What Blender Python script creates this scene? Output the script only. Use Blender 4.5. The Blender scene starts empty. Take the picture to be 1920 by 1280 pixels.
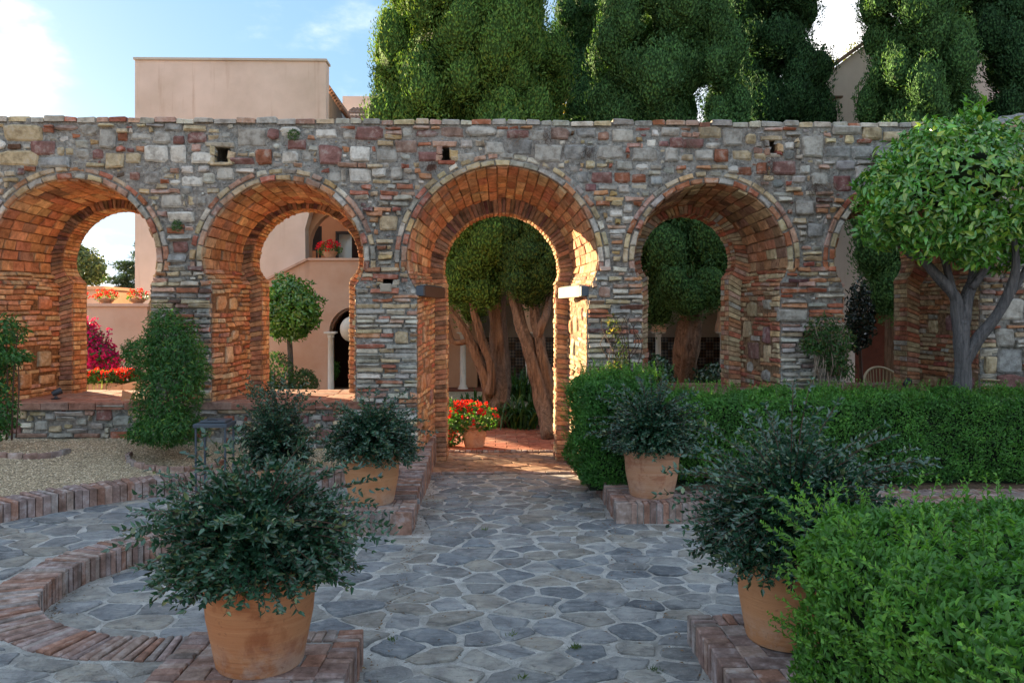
import bpy, math, random
import numpy as np
from mathutils import Vector, noise
from mathutils.geometry import tessellate_polygon

random.seed(7); np.random.seed(7)
RNG = np.random.RandomState(11)
scene = bpy.context.scene
COL = scene.collection
PI = math.pi

# ------------------------------------------------------------------ camera, sky, sun, exposure
YAW = math.radians(1.4)
EYE = 1.62
HOR = 597.0          # horizon row of the 1920x1280 photograph
FPX = 1500.0
cd = bpy.data.cameras.new('camera'); cam = bpy.data.objects.new('camera', cd); COL.objects.link(cam)
cam.location = (0, 0, EYE); cam.rotation_euler = (PI/2, 0, -YAW)
cd.sensor_width = 36; cd.lens = 36*FPX/1920; cd.shift_y = -(640-HOR)/1920
cd.clip_start = .05; cd.clip_end = 3000
scene.camera = cam
scene.view_settings.view_transform = 'Standard'; scene.view_settings.look = 'None'
scene.view_settings.gamma = 1; scene.view_settings.use_curve_mapping = False
scene.view_settings.exposure = 2.45
SUN_AZ = math.radians(-47)     # from +Y towards -X
SUN_EL = math.radians(13)
to_sun = Vector((math.sin(SUN_AZ)*math.cos(SUN_EL), math.cos(SUN_AZ)*math.cos(SUN_EL), math.sin(SUN_EL)))
sd = bpy.data.lights.new('sun', 'SUN'); sun = bpy.data.objects.new('sun', sd); COL.objects.link(sun)
sd.energy = 5; sd.angle = math.radians(.5); sd.color = (1, .78, .48)
sun.rotation_euler = (-to_sun).to_track_quat('-Z', 'Y').to_euler(); sun.location = (-20, 14, 12)

world = bpy.data.worlds.new('World'); scene.world = world; world.use_nodes = True
wn = world.node_tree; wn.nodes.clear()
def wnode(t, **k):
    n = wn.nodes.new(t)
    for a, b in k.items(): setattr(n, a, b)
    return n
sky = wnode('ShaderNodeTexSky', sky_type='NISHITA', sun_disc=False)
sky.sun_elevation = SUN_EL; sky.sun_rotation = SUN_AZ; sky.air_density = 1.0; sky.dust_density = .6; sky.ozone_density = 1.6
bg = wnode('ShaderNodeBackground'); bg.inputs['Strength'].default_value = .098
out = wnode('ShaderNodeOutputWorld')
tc = wnode('ShaderNodeTexCoord')
mp = wnode('ShaderNodeMapping'); mp.inputs['Scale'].default_value = (1, 1, 1.9); mp.inputs['Location'].default_value = (.13, .0, .28)
wn.links.new(tc.outputs['Generated'], mp.inputs['Vector'])
nz = wnode('ShaderNodeTexNoise'); nz.inputs['Scale'].default_value = 3.1; nz.inputs['Detail'].default_value = 9; nz.inputs['Roughness'].default_value = .58
wn.links.new(mp.outputs[0], nz.inputs['Vector'])
# clouds gather round a few bearings
def bearing(px, py):
    a = (px-960)/FPX
    v = Vector((math.sin(YAW)+a*math.cos(YAW), math.cos(YAW)-a*math.sin(YAW), (HOR-py)/FPX)); return v.normalized()
acc = None
for (px, py, w, g) in ((70, 130, .055, .17), (680, 40, .04, .09), (680, 190, .035, .09), (1570, 140, .10, .11), (150, 30, .06, -.06), (200, 500, .09, .25), (400, 60, .17, -.22)):
    vs = wnode('ShaderNodeVectorMath', operation='DISTANCE'); vs.inputs[1].default_value = bearing(px, py)
    wn.links.new(tc.outputs['Generated'], vs.inputs[0])
    mr = wnode('ShaderNodeMapRange', interpolation_type='SMOOTHSTEP')
    mr.inputs['From Min'].default_value = w*2.0; mr.inputs['From Max'].default_value = 0; mr.inputs['To Max'].default_value = g
    wn.links.new(vs.outputs['Value'], mr.inputs['Value'])
    if acc is None: acc = mr.outputs[0]
    else:
        ad = wnode('ShaderNodeMath', operation='ADD'); wn.links.new(acc, ad.inputs[0]); wn.links.new(mr.outputs[0], ad.inputs[1]); acc = ad.outputs[0]
ad = wnode('ShaderNodeMath', operation='ADD'); wn.links.new(acc, ad.inputs[0]); wn.links.new(nz.outputs['Fac'], ad.inputs[1])
cr = wnode('ShaderNodeMapRange', interpolation_type='SMOOTHSTEP'); cr.inputs['From Min'].default_value = .41; cr.inputs['From Max'].default_value = .62
wn.links.new(ad.outputs[0], cr.inputs['Value'])
mx = wnode('ShaderNodeMixRGB'); nz2 = wnode('ShaderNodeTexNoise'); nz2.inputs['Scale'].default_value = 9; nz2.inputs['Detail'].default_value = 6; wn.links.new(mp.outputs[0], nz2.inputs['Vector'])
cs = wnode('ShaderNodeMixRGB'); cs.inputs['Color1'].default_value = (1.75, 2.15, 2.6, 1); cs.inputs['Color2'].default_value = (3.7, 3.55, 3.45, 1)
cq = wnode('ShaderNodeMapRange'); cq.inputs['From Min'].default_value = .36; cq.inputs['From Max'].default_value = .60; wn.links.new(nz2.outputs['Fac'], cq.inputs['Value']); wn.links.new(cq.outputs[0], cs.inputs['Fac']); wn.links.new(cs.outputs[0], mx.inputs['Color2'])
hz = wnode('ShaderNodeMixRGB'); hz.inputs['Fac'].default_value = .85; hz.inputs['Color2'].default_value = (.50, .97, 1.50, 1); wn.links.new(sky.outputs[0], hz.inputs['Color1'])   # even pale blue added to level the sky's brightness and fill
wn.links.new(cr.outputs[0], mx.inputs['Fac']); wn.links.new(hz.outputs[0], mx.inputs['Color1'])
wn.links.new(mx.outputs[0], bg.inputs['Color']); wn.links.new(bg.outputs[0], out.inputs['Surface'])
scene.cycles.max_bounces = 8; scene.cycles.diffuse_bounces = 5
scene.cycles.sample_clamp_indirect = 6

# ------------------------------------------------------------------ helpers
def ray(u, v):
    a = (u-960)/FPX; b = (HOR-v)/FPX
    return Vector((math.sin(YAW)+a*math.cos(YAW), math.cos(YAW)-a*math.sin(YAW), b))
def onY(u, v, Y):
    d = ray(u, v); t = Y/d.y; return Vector((d.x*t, Y, EYE+d.z*t))
def onZ(u, v, z):
    d = ray(u, v); t = (z-EYE)/d.z; return Vector((d.x*t, d.y*t, z))
def proj(p):
    x, y, z = p; f = x*math.sin(YAW)+y*math.cos(YAW); r = x*math.cos(YAW)-y*math.sin(YAW)
    if f < .1: return (-9999, -9999, f)
    return (960+FPX*r/f, HOR-FPX*(z-EYE)/f, f)

WL = {}   # world location of every object made
def thing(name, label, cat, loc, group=None):
    o = bpy.data.objects.new(name, None); COL.objects.link(o); o.empty_display_size = .1
    o.location = loc; WL[o.name] = Vector(loc); o['label'] = label; o['category'] = cat
    if group: o['group'] = group
    return o
def link(name, me, parent, org, kind=None):
    o = bpy.data.objects.new(name, me); COL.objects.link(o)
    base = WL[parent.name] if parent else Vector((0, 0, 0))
    o.location = Vector(org)-base; WL[o.name] = Vector(org)
    if parent: o.parent = parent
    if kind: o['kind'] = kind
    return o
def tag(o, label, cat, group=None):
    o['label'] = label; o['category'] = cat
    if group: o['group'] = group
    return o
def mesh_from(name, V, F, mat, cols=None, smooth=False):
    me = bpy.data.meshes.new(name); me.from_pydata(V, [], F)
    if smooth: me.polygons.foreach_set('use_smooth', [True]*len(me.polygons))
    if cols is not None:
        at = me.color_attributes.new('Col', 'FLOAT_COLOR', 'POINT')
        c = np.ones((len(V), 4), dtype=np.float32); c[:, :3] = cols; at.data.foreach_set('color', c.ravel())
    me.materials.append(mat); me.update(); return me
def emit(name, V, F, mat, parent=None, cols=None, smooth=False, kind=None, org=None):
    V = np.asarray(V, dtype=float)
    if org is None:
        org = Vector(((V[:, 0].min()+V[:, 0].max())/2, (V[:, 1].min()+V[:, 1].max())/2, V[:, 2].min()))
    Vl = V-np.array(org)
    return link(name, mesh_from(name, Vl.tolist(), F, mat, cols, smooth), parent, org, kind)
def emit_tpl(name, V, tpl, per, cols, mat, parent=None, kind=None, smooth=False):
    """many copies of one small template: V (n*per,3), tpl = faces of one copy"""
    V = np.asarray(V, dtype=np.float32); n = len(V)//per
    org = V.mean(0); org[2] = V[:, 2].min(); V = V-org
    fl = np.concatenate([np.array(f) for f in tpl]); nl = len(fl)
    loops = (fl[None, :]+(np.arange(n)*per)[:, None]).ravel().astype(np.int32)
    tot = np.tile(np.array([len(f) for f in tpl], dtype=np.int32), n)
    start = np.concatenate([[0], np.cumsum(tot)[:-1]]).astype(np.int32)
    me = bpy.data.meshes.new(name)
    me.vertices.add(len(V)); me.vertices.foreach_set('co', V.ravel())
    me.loops.add(len(loops)); me.loops.foreach_set('vertex_index', loops)
    me.polygons.add(len(tot)); me.polygons.foreach_set('loop_start', start); me.polygons.foreach_set('loop_total', tot)
    if smooth: me.polygons.foreach_set('use_smooth', np.ones(len(tot), dtype=bool))
    at = me.color_attributes.new('Col', 'FLOAT_COLOR', 'POINT')
    c = np.ones((len(V), 4), dtype=np.float32); c[:, :3] = np.repeat(cols, per, axis=0) if len(cols) == n else cols
    at.data.foreach_set('color', c.ravel())
    me.materials.append(mat); me.update(calc_edges=True)
    return link(name, me, parent, Vector([float(a) for a in org]), kind)

class MB:
    def __init__(s): s.V = []; s.F = []; s.C = []
    def add(s, V, F, col=(.5, .5, .5)):
        b = len(s.V); s.V += [tuple(v) for v in V]; s.F += [tuple(i+b for i in f) for f in F]; s.C += [tuple(col)]*len(V); return s
    def box(s, c, d, col=(.5, .5, .5), rz=0, bev=0):
        cx, cy, cz = c; x, y, z = d[0]/2, d[1]/2, d[2]/2; ca, sa = math.cos(rz), math.sin(rz)
        if bev <= 0:
            P = [(-x, -y, -z), (x, -y, -z), (x, y, -z), (-x, y, -z), (-x, -y, z), (x, -y, z), (x, y, z), (-x, y, z)]
            F = [(0, 3, 2, 1), (4, 5, 6, 7), (0, 1, 5, 4), (1, 2, 6, 5), (2, 3, 7, 6), (3, 0, 4, 7)]
        else:
            b = bev; P = []
            for zz, i in ((-z, 0), (z-b, 0), (z, b)):
                P += [(-x+i, -y+i, zz), (x-i, -y+i, zz), (x-i, y-i, zz), (-x+i, y-i, zz)]
            F = [(0, 3, 2, 1), (8, 9, 10, 11)]
            for r in (0, 4):
                for k in range(4): F.append((r+k, r+(k+1) % 4, r+4+(k+1) % 4, r+4+k))
        return s.add([(cx+p[0]*ca-p[1]*sa, cy+p[0]*sa+p[1]*ca, cz+p[2]) for p in P], F, col)
    def lathe(s, prof, c, n=32, col=(.5, .5, .5), close=False):
        V = []; F = []
        for r, z in prof:
            for k in range(n):
                a = 2*PI*k/n; V.append((c[0]+r*math.cos(a), c[1]+r*math.sin(a), c[2]+z))
        for i in range(len(prof)-1):
            for k in range(n): F.append((i*n+k, i*n+(k+1) % n, (i+1)*n+(k+1) % n, (i+1)*n+k))
        if close: F.append(tuple(range(n-1, -1, -1))); F.append(tuple((len(prof)-1)*n+k for k in range(n)))
        return s.add(V, F, col)
    def tube(s, pts, rad, n=8, col=(.5, .5, .5), rough=0, sub=3):
        P = [Vector(p) for p in pts]; R = list(rad)
        if sub > 1 and len(P) > 2:
            Q = []; S = []
            for i in range(len(P)-1):
                p0 = P[max(i-1, 0)]; p1 = P[i]; p2 = P[i+1]; p3 = P[min(i+2, len(P)-1)]
                for k in range(sub):
                    t = k/sub
                    Q.append(.5*((2*p1)+(p2-p0)*t+(2*p0-5*p1+4*p2-p3)*t*t+(3*p1-p0-3*p2+p3)*t*t*t)); S.append(R[i]*(1-t)+R[i+1]*t)
            Q.append(P[-1]); S.append(R[-1]); P, R = Q, S
        V = []; F = []; up = Vector((.3, .9, .2))
        for i, p in enumerate(P):
            d = (P[min(i+1, len(P)-1)]-P[max(i-1, 0)]).normalized()
            a = d.cross(up)
            if a.length < .1: a = d.cross(Vector((1, 0, 0)))
            a.normalize(); b = d.cross(a)
            for k in range(n):
                t = 2*PI*k/n; r = R[i]
                if rough: r *= 1+rough*noise.noise(Vector((math.cos(t)*2.2, math.sin(t)*2.2, i*.35))+p*.6)+rough*.5*math.sin(t*5+i*.25)
                V.append(p+(a*math.cos(t)+b*math.sin(t))*r)
        for i in range(len(P)-1):
            for k in range(n): F.append((i*n+k, i*n+(k+1) % n, (i+1)*n+(k+1) % n, (i+1)*n+k))
        F.append(tuple(range(n))[::-1]); F.append(tuple((len(P)-1)*n+k for k in range(n)))
        return s.add(V, F, col)
    def emit(s, name, mat, parent=None, smooth=False, kind=None, org=None):
        return emit(name, s.V, s.F, mat, parent, np.array(s.C), smooth, kind, org)

def slab(name, mat, loops_, y, t, parent=None, kind=None, axis='y'):
    """flat wall with holes: loops_ = [outer, hole, ...] of (x, z); front face at y, thickness t behind"""
    pts = [p for L in loops_ for p in L]
    tri = tessellate_polygon([[Vector((p[0], p[1], 0)) for p in L] for L in loops_])
    n = len(pts)
    mp_ = (lambda p, d: (p[0], y+d, p[1])) if axis == 'y' else (lambda p, d: (y+d, p[0], p[1]))
    V = [mp_(p, 0) for p in pts]+[mp_(p, t) for p in pts]
    F = [tuple(f) for f in tri]+[tuple(i+n for i in f[::-1]) for f in tri]
    b = 0
    for L in loops_:
        m = len(L)
        for k in range(m):
            i, j = b+k, b+(k+1) % m; F.append((i, j, j+n, i+n))
        b += m
    return emit(name, V, F, mat, parent, None, False, kind)

# ------------------------------------------------------------------ materials
class NT:
    def __init__(s, name):
        s.m = bpy.data.materials.new(name); s.m.use_nodes = True; s.t = s.m.node_tree
        s.p = s.t.nodes['Principled BSDF']; s.out = s.t.nodes['Material Output']
    def n(s, ty, ins=None, **k):
        x = s.t.nodes.new(ty)
        for a, b in k.items(): setattr(x, a, b)
        for a, b in (ins or {}).items(): s.set(x.inputs[a], b)
        return x
    def set(s, sock, b):
        if isinstance(b, bpy.types.NodeSocket): s.t.links.new(b, sock)
        elif isinstance(b, bpy.types.Node): s.t.links.new(b.outputs[0], sock)
        else:
            if sock.type == 'RGBA' and len(b) == 3: b = (*b, 1)
            sock.default_value = b
    def obj(s, scale=(1, 1, 1)):
        g = s.n('ShaderNodeNewGeometry'); return s.n('ShaderNodeMapping', {'Vector': g.outputs['Position'], 'Scale': scale}).outputs[0]
    def noise(s, vec, sc, det=6, ro=.6, dist=0): return s.n('ShaderNodeTexNoise', {'Vector': vec, 'Scale': sc, 'Detail': det, 'Roughness': ro, 'Distortion': dist}).outputs['Fac']
    def ramp(s, v, a, b, lo=0., hi=1.): return s.n('ShaderNodeMapRange', {'Value': v, 'From Min': a, 'From Max': b, 'To Min': lo, 'To Max': hi}).outputs[0]
    def mix(s, f, a, b, mode='MIX'): return s.n('ShaderNodeMixRGB', {'Fac': f, 'Color1': a, 'Color2': b}, blend_type=mode).outputs[0]
    def math(s, op, a, b=0.): return s.n('ShaderNodeMath', {0: a, 1: b}, operation=op).outputs[0]
    def attr(s): return s.n('ShaderNodeAttribute', attribute_name='Col').outputs['Color']
    def bump(s, h, st, dist=.01): s.set(s.p.inputs['Normal'], s.n('ShaderNodeBump', {'Height': h, 'Strength': st, 'Distance': dist}))
    def fin(s, col=None, rough=.9, spec=.25, metal=0.):
        if col is not None: s.set(s.p.inputs['Base Color'], col)
        s.set(s.p.inputs['Roughness'], rough); s.p.inputs['Specular IOR Level'].default_value = spec; s.p.inputs['Metallic'].default_value = metal
        return s.m

def m_masonry(name, smear=.5, smear_col=(.36, .34, .30), bump=.8):
    t = NT(name); P = t.obj(); c = t.attr()
    n1 = t.noise(P, 14, 6, .65); n2 = t.noise(P, 75, 4, .7); n3 = t.noise(P, 3.1, 5, .6)
    c = t.mix(1, c, t.n('ShaderNodeCombineColor', {0: t.ramp(n1, .3, .72, .5, 1.5), 1: t.ramp(n1, .3, .72, .47, 1.52), 2: t.ramp(n1, .3, .72, .45, 1.55)}).outputs[0], 'MULTIPLY')
    c = t.mix(t.math('MULTIPLY', t.ramp(t.math('ADD', n1, t.math('MULTIPLY', n3, .5)), .78, .98), smear), c, smear_col)
    c = t.mix(t.ramp(n2, .6, .72, 0, .6), c, (.05, .04, .035))
    c = t.mix(t.ramp(t.noise(t.obj((1.6, 1.6, .6)), 1.3, 7, .7), .52, .70, 0, .5), c, (.11, .10, .09))
    t.bump(t.math('ADD', t.math('MULTIPLY', n1, .7), t.math('MULTIPLY', n2, .5)), bump, .02)
    return t.fin(c, .93, .15)
def m_mortar(name, a=(.30, .29, .27), b=(.42, .40, .36), sc=9, bump=.9):
    t = NT(name); P = t.obj(); n1 = t.noise(P, sc, 8, .68); n2 = t.noise(P, 60, 5, .7); n3 = t.noise(P, 1.3, 4)
    c = t.mix(t.ramp(n1, .35, .65), a, b); n4 = t.noise(P, 26, 5, .7, .5); c = t.mix(t.ramp(n4, .50, .66, 0, .75), c, tuple(x*1.5 for x in b)); c = t.mix(t.ramp(n4, .46, .33, 0, .8), c, tuple(x*.4 for x in a)); c = t.mix(t.ramp(n2, .55, .75, 0, .6), c, tuple(x*.45 for x in a)); c = t.mix(t.ramp(n3, .45, .7, 0, .35), c, (.28, .17, .12))
    c = t.mix(t.ramp(t.noise(t.obj((1.6, 1.6, .6)), 1.3, 7, .7), .52, .70, 0, .5), c, (.10, .095, .09))
    t.bump(t.math('ADD', t.math('ADD', n1, n4), t.math('MULTIPLY', n2, .5)), bump, .04)
    return t.fin(c, .95, .12)
def m_flag():
    t = NT('slate_flag'); P = t.obj(); Q = t.obj((7, 22, 7)); c = t.attr()
    n1 = t.noise(P, 6, 8, .62, .6); n2 = t.noise(Q, 1.0, 6, .65, 1.2); n3 = t.noise(P, 90, 3, .7)
    c = t.mix(1, c, t.n('ShaderNodeCombineColor', {0: t.ramp(n1, .3, .7, .5, 1.5), 1: t.ramp(n1, .3, .7, .52, 1.48), 2: t.ramp(n1, .3, .7, .56, 1.42)}).outputs[0], 'MULTIPLY')
    c = t.mix(t.ramp(n2, .52, .68, 0, .55), c, (.40, .40, .39)); c = t.mix(t.ramp(n2, .44, .32, 0, .6), c, (.07, .075, .085)); n5 = t.noise(P, 24, 6, .7, .8); c = t.mix(t.ramp(n5, .54, .68, 0, .55), c, (.38, .39, .40)); c = t.mix(t.ramp(n5, .44, .32, 0, .6), c, (.08, .085, .095)); c = t.mix(t.ramp(n3, .62, .7, 0, .5), c, (.05, .05, .05))
    t.bump(t.math('ADD', t.math('MULTIPLY', n1, 1.2), t.math('ADD', n2, t.math('MULTIPLY', n3, .4))), 1, .022)
    return t.fin(c, t.ramp(n1, .3, .7, .55, .8), .4)
def m_pale_joint():
    t = NT('pale_lime_joint'); P = t.obj(); n1 = t.noise(P, 11, 8, .7); n2 = t.noise(P, 130, 4, .75); n3 = t.noise(P, 2.2, 5, .6)
    c = t.mix(t.ramp(n1, .36, .62), (.50, .49, .47), (.82, .81, .78)); c = t.mix(t.ramp(n2, .52, .7, 0, .8), c, (.14, .13, .12)); c = t.mix(t.ramp(n3, .5, .68, 0, .6), c, (.24, .22, .20))
    t.bump(t.math('ADD', n1, n2), 1, .02)
    return t.fin(c, .95, .12)
def m_gravel():
    t = NT('gravel'); P = t.obj(); v = t.n('ShaderNodeTexVoronoi', {'Vector': P, 'Scale': 70.}); n3 = t.noise(P, 1.7, 5, .6)
    sp = t.n('ShaderNodeSeparateColor', {0: v.outputs['Color']}).outputs[0]
    c = t.mix(sp, (.38, .30, .19), (.72, .60, .42)); c = t.mix(t.ramp(v.outputs['Distance'], .35, .75, 0, .75), c, (.10, .08, .06)); c = t.mix(t.ramp(n3, .5, .7, 0, .3), c, (.22, .17, .12))
    t.bump(t.math('SUBTRACT', 1., v.outputs['Distance']), 1, .012)
    return t.fin(c, .9, .2)
def m_pebble():
    t = NT('pebble'); return t.fin(t.attr(), .85, .25)
def m_terracotta(name, a=(.50, .20, .085), b=(.58, .30, .15), stain=(.27, .085, .035), sc=1.):
    t = NT(name); g = t.n('ShaderNodeTexCoord').outputs['Object']
    Q = t.n('ShaderNodeMapping', {'Vector': g, 'Scale': (2.2, 2.2, 60.)}).outputs[0]
    n1 = t.noise(Q, 1, 4, .6); n2 = t.noise(g, 5.5*sc, 6, .62, .4); n3 = t.noise(g, 80, 3, .6)
    c = t.mix(t.ramp(n1, .3, .7), a, b); c = t.mix(t.ramp(n2, .53, .64, 0, .75), c, stain); c = t.mix(t.ramp(t.noise(g, 3.3, 5, .6), .64, .72, 0, .5), c, (.55, .47, .40))
    zc = t.n('ShaderNodeSeparateXYZ', {0: g}).outputs[2]; bl_ = t.math('MULTIPLY', t.ramp(zc, .16, .0), t.ramp(t.noise(g, 9, 6, .7), .42, .62)); c = t.mix(t.math('MULTIPLY', bl_, .5), c, (.62, .54, .47)); c = t.mix(t.ramp(t.noise(g, 34, 5, .7), .60, .68, 0, .5), c, (.20, .09, .05))
    t.bump(t.math('ADD', n1, t.math('MULTIPLY', n3, .3)), .5, .008)
    return t.fin(c, .82, .25)
def m_stucco(name, a, b, streak=(.36, .20, .13), amt=.5):
    t = NT(name); P = t.obj(); Q = t.obj((5.5, 5.5, .45)); n1 = t.noise(P, .9, 6, .6); n2 = t.noise(Q, 1.0, 6, .68); n3 = t.noise(P, 45, 4, .6); n4 = t.noise(P, .28, 3)
    c = t.mix(t.ramp(n1, .35, .65), a, b)
    c = t.mix(t.math('MULTIPLY', t.ramp(n2, .55, .74, 0, amt), t.ramp(n4, .36, .56)), c, streak)
    t.bump(t.math('ADD', n3, n1), .25, .01)
    return t.fin(c, .93, .12)
def m_leaf(name, rough=.45, trans=.3, spec=.4, bias=1.):
    t = NT(name); P = t.obj(); c = t.attr(); n = t.noise(P, 3.6, 5, .6)
    c = t.mix(1, c, t.n('ShaderNodeCombineColor', {0: t.ramp(n, .3, .7, .62, 1.42), 1: t.ramp(n, .3, .7, .68, 1.32), 2: t.ramp(n, .3, .7, .8, 1.2)}).outputs[0], 'MULTIPLY')
    t.fin(c, rough, spec)
    tr = t.n('ShaderNodeBsdfTranslucent', {'Color': t.mix(1, c, (1.7, 1.5, .7), 'MULTIPLY')})
    ms = t.n('ShaderNodeMixShader', {'Fac': trans, 1: t.p.outputs[0], 2: tr.outputs[0]})
    t.t.links.new(ms.outputs[0], t.out.inputs['Surface']); return t.m
def m_bark(name, a, b, sc=1.):
    t = NT(name); P = t.obj((26*sc, 26*sc, 2.*sc)); n1 = t.noise(P, 1, 8, .7, 1.); n2 = t.noise(t.obj(), 30, 4, .6)
    c = t.mix(t.ramp(n1, .33, .66), a, b); c = t.mix(t.ramp(n2, .58, .7, 0, .4), c, tuple(x*.5 for x in a))
    t.bump(t.math('ADD', n1, t.math('MULTIPLY', n2, .3)), 1, .03)
    return t.fin(c, .93, .15)
def m_plain(name, c, rough=.6, spec=.4, metal=0., var=.15, sc=8., bump=.1):
    t = NT(name); n = t.noise(t.obj(), sc, 5, .6)
    col = t.mix(t.ramp(n, .3, .7), tuple(x*(1-var) for x in c), tuple(min(1, x*(1+var)) for x in c))
    if bump: t.bump(n, bump, .01)
    return t.fin(col, rough, spec, metal)
def m_soil(name='soil', a=(.07, .05, .035), b=(.16, .11, .075)):
    t = NT(name); P = t.obj(); n = t.noise(P, 14, 8, .7); n2 = t.noise(P, .6, 4)
    c = t.mix(t.ramp(n, .35, .65), a, b); c = t.mix(t.ramp(n2, .4, .65, 0, .5), c, tuple(x*1.4 for x in b)); t.bump(n, 1, .03); return t.fin(c, .95, .1)
def m_dado():
    t = NT('patterned_wall_tile'); g = t.n('ShaderNodeNewGeometry').outputs['Position']
    sx = t.n('ShaderNodeSeparateXYZ', {0: g})
    a = t.math('ADD', sx.outputs[0], sx.outputs[2]); b = t.math('SUBTRACT', sx.outputs[0], sx.outputs[2])
    cv = t.n('ShaderNodeCombineXYZ', {0: a, 1: b, 2: .5}).outputs[0]
    k = t.n('ShaderNodeTexChecker', {'Vector': cv, 'Color1': (.30, .29, .26), 'Color2': (.05, .065, .09), 'Scale': 12.}).outputs[0]
    k2 = t.n('ShaderNodeTexChecker', {'Vector': g, 'Color1': (.9, .9, .9), 'Color2': (.45, .3, .2), 'Scale': 5.}).outputs[0]
    return t.fin(t.mix(1, k, k2, 'MULTIPLY'), .3, .5)

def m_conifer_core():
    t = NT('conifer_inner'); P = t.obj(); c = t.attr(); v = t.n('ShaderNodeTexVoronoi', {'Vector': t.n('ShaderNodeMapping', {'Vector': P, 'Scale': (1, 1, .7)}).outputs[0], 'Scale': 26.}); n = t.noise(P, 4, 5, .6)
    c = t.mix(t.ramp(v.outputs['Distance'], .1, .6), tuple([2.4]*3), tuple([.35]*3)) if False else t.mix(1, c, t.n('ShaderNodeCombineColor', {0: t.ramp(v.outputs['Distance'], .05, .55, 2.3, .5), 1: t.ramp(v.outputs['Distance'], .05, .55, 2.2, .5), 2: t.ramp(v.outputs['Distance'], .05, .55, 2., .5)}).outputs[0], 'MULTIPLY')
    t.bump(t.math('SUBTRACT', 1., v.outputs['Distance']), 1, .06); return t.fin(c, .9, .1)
M = dict(
    conifer=m_conifer_core(),
    masonry=m_masonry('old_brick_and_stone', .75, (.42, .40, .365)), vault=m_masonry('vault_brick', .12, (.34, .24, .16), .7),
    kerb=m_masonry('worn_kerb_brick', .75, (.46, .43, .43), .6),
    mortar=m_mortar('grey_mortar', (.27, .275, .265), (.47, .46, .43), 8, 1.), vmortar=m_mortar('brown_vault_mortar', (.16, .09, .05), (.32, .19, .10), 12, .8), jmortar=m_mortar('warm_mortar', (.24, .15, .09), (.40, .27, .17), 10, .9),
    flag=m_flag(), joint=m_pale_joint(), gravel=m_gravel(), pebble=m_pebble(),
    terracotta=m_terracotta('terracotta'), stucco=m_stucco('pink_stucco', (.60, .48, .41), (.74, .60, .53), (.42, .26, .18), .7), stucco2=m_stucco('salmon_stucco', (.52, .30, .19), (.60, .38, .26), (.32, .16, .10), .6),
    stucco3=m_stucco('stained_pink_stucco', (.52, .33, .25), (.62, .44, .36), (.20, .10, .07), .9),
    leaf=m_leaf('leaf'), gloss=m_leaf('glossy_leaf', .27, .12, .9), spray=m_leaf('conifer_spray', .7, .22, .2), petal=m_leaf('petal', .6, .35, .2),
    bark=m_bark('cypress_bark', (.085, .05, .035), (.36, .24, .17)), greybark=m_bark('grey_bark', (.075, .075, .08), (.22, .21, .21), 1.6), twig=m_plain('twig', (.085, .045, .032), .8),
    deadtwig=m_plain('dead_twig', (.26, .20, .155), .9), metal=m_plain('dark_metal', (.05, .06, .075), .45, .5, .3), lampmetal=m_plain('bluish_grey_metal', (.055, .075, .10), .5, .5, .2),
    white=m_plain('white_marble', (.62, .60, .56), .6, .4, 0, .08), whitewash=m_plain('whitewash', (.62, .60, .56), .9, .2, 0, .08, 2), dark=m_plain('dark_interior', (.03, .014, .01), .9, .1),
    frame=m_plain('dark_window_frame', (.03, .035, .045), .5), green=m_plain('green_cushion', (.02, .14, .05), .8, .2), cushion=m_plain('charcoal_cushion', (.03, .04, .06), .9), cane=m_plain('pale_cane', (.38, .30, .19), .7),
    soil=m_soil(), earth=m_soil('earth', (.16, .11, .07), (.30, .22, .15)), rooftile=m_plain('roof_tile', (.22, .13, .09), .85, .2, 0, .5, 6, .4), dado=m_dado(),
    cream=m_plain('cream_box', (.36, .31, .25), .8), redtile=m_masonry('red_floor_tile', .15, (.40, .28, .22), .3), hill=m_plain('far_hill', (.30, .40, .46), 1, 0, 0, .12, .02, 0),
    lampglass=m_plain('frosted_globe', (.62, .56, .48), .35, .5, 0, .05), red=m_plain('brick_red_wall', (.16, .05, .03), .9), limewood=m_plain('brown_box', (.06, .035, .03), .6),
)
t_ = NT('window_glass'); t_.fin((.10, .14, .15), .04, .8); M['glass'] = t_.m

# ------------------------------------------------------------------ masonry pieces
D = 8.0; T = .95; T2 = .28      # wall face, depth of the splayed barrel, depth of the rear arch
PAL = dict(
    red=(.42, .16, .10), orange=(.50, .25, .14), buff=(.52, .42, .27), grey=(.40, .38, .34), pink=(.46, .29, .22), pale=(.58, .53, .44), dark=(.17, .09, .07), ochre=(.50, .35, .18),
    white=(.64, .61, .55), purple=(.25, .13, .115), slate=(.29, .29, .28), vorange=(.50, .28, .155), vred=(.44, .21, .12), vochre=(.56, .39, .23), vbrown=(.30, .18, .12))
def pick(ws):
    ks = list(ws); tot = sum(ws.values()); r = RNG.rand()*tot
    for k in ks:
        r -= ws[k]
        if r <= 0: break
    c = np.array(PAL[k]); return np.clip(c*(1+RNG.uniform(-.22, .22))+RNG.uniform(-.015, .015, 3), .02, .8)
FRONT = dict(red=2.2, orange=1.5, buff=3, grey=2.2, pink=1.8, pale=2.2, dark=.35, ochre=.6)
PIER = dict(red=1.5, orange=.6, buff=2.6, grey=3.2, pink=1.6, pale=2.6, dark=.5)
RING = dict(red=1.8, orange=1.6, buff=3, pale=1.2, pink=1.5, grey=2, ochre=.6)
VAULT = dict(vorange=4, vred=3, vochre=1.5, vbrown=.8)
VAULT4 = dict(vorange=2, vred=1.5, vochre=1.2, vbrown=2, buff=1)
JAMB = dict(vorange=3, vred=1.6, vochre=2, pink=.8, red=1, buff=.8)
JAMB4 = dict(red=1.4, orange=1.6, buff=2.4, vochre=1, pink=1.2, grey=.5)
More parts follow.
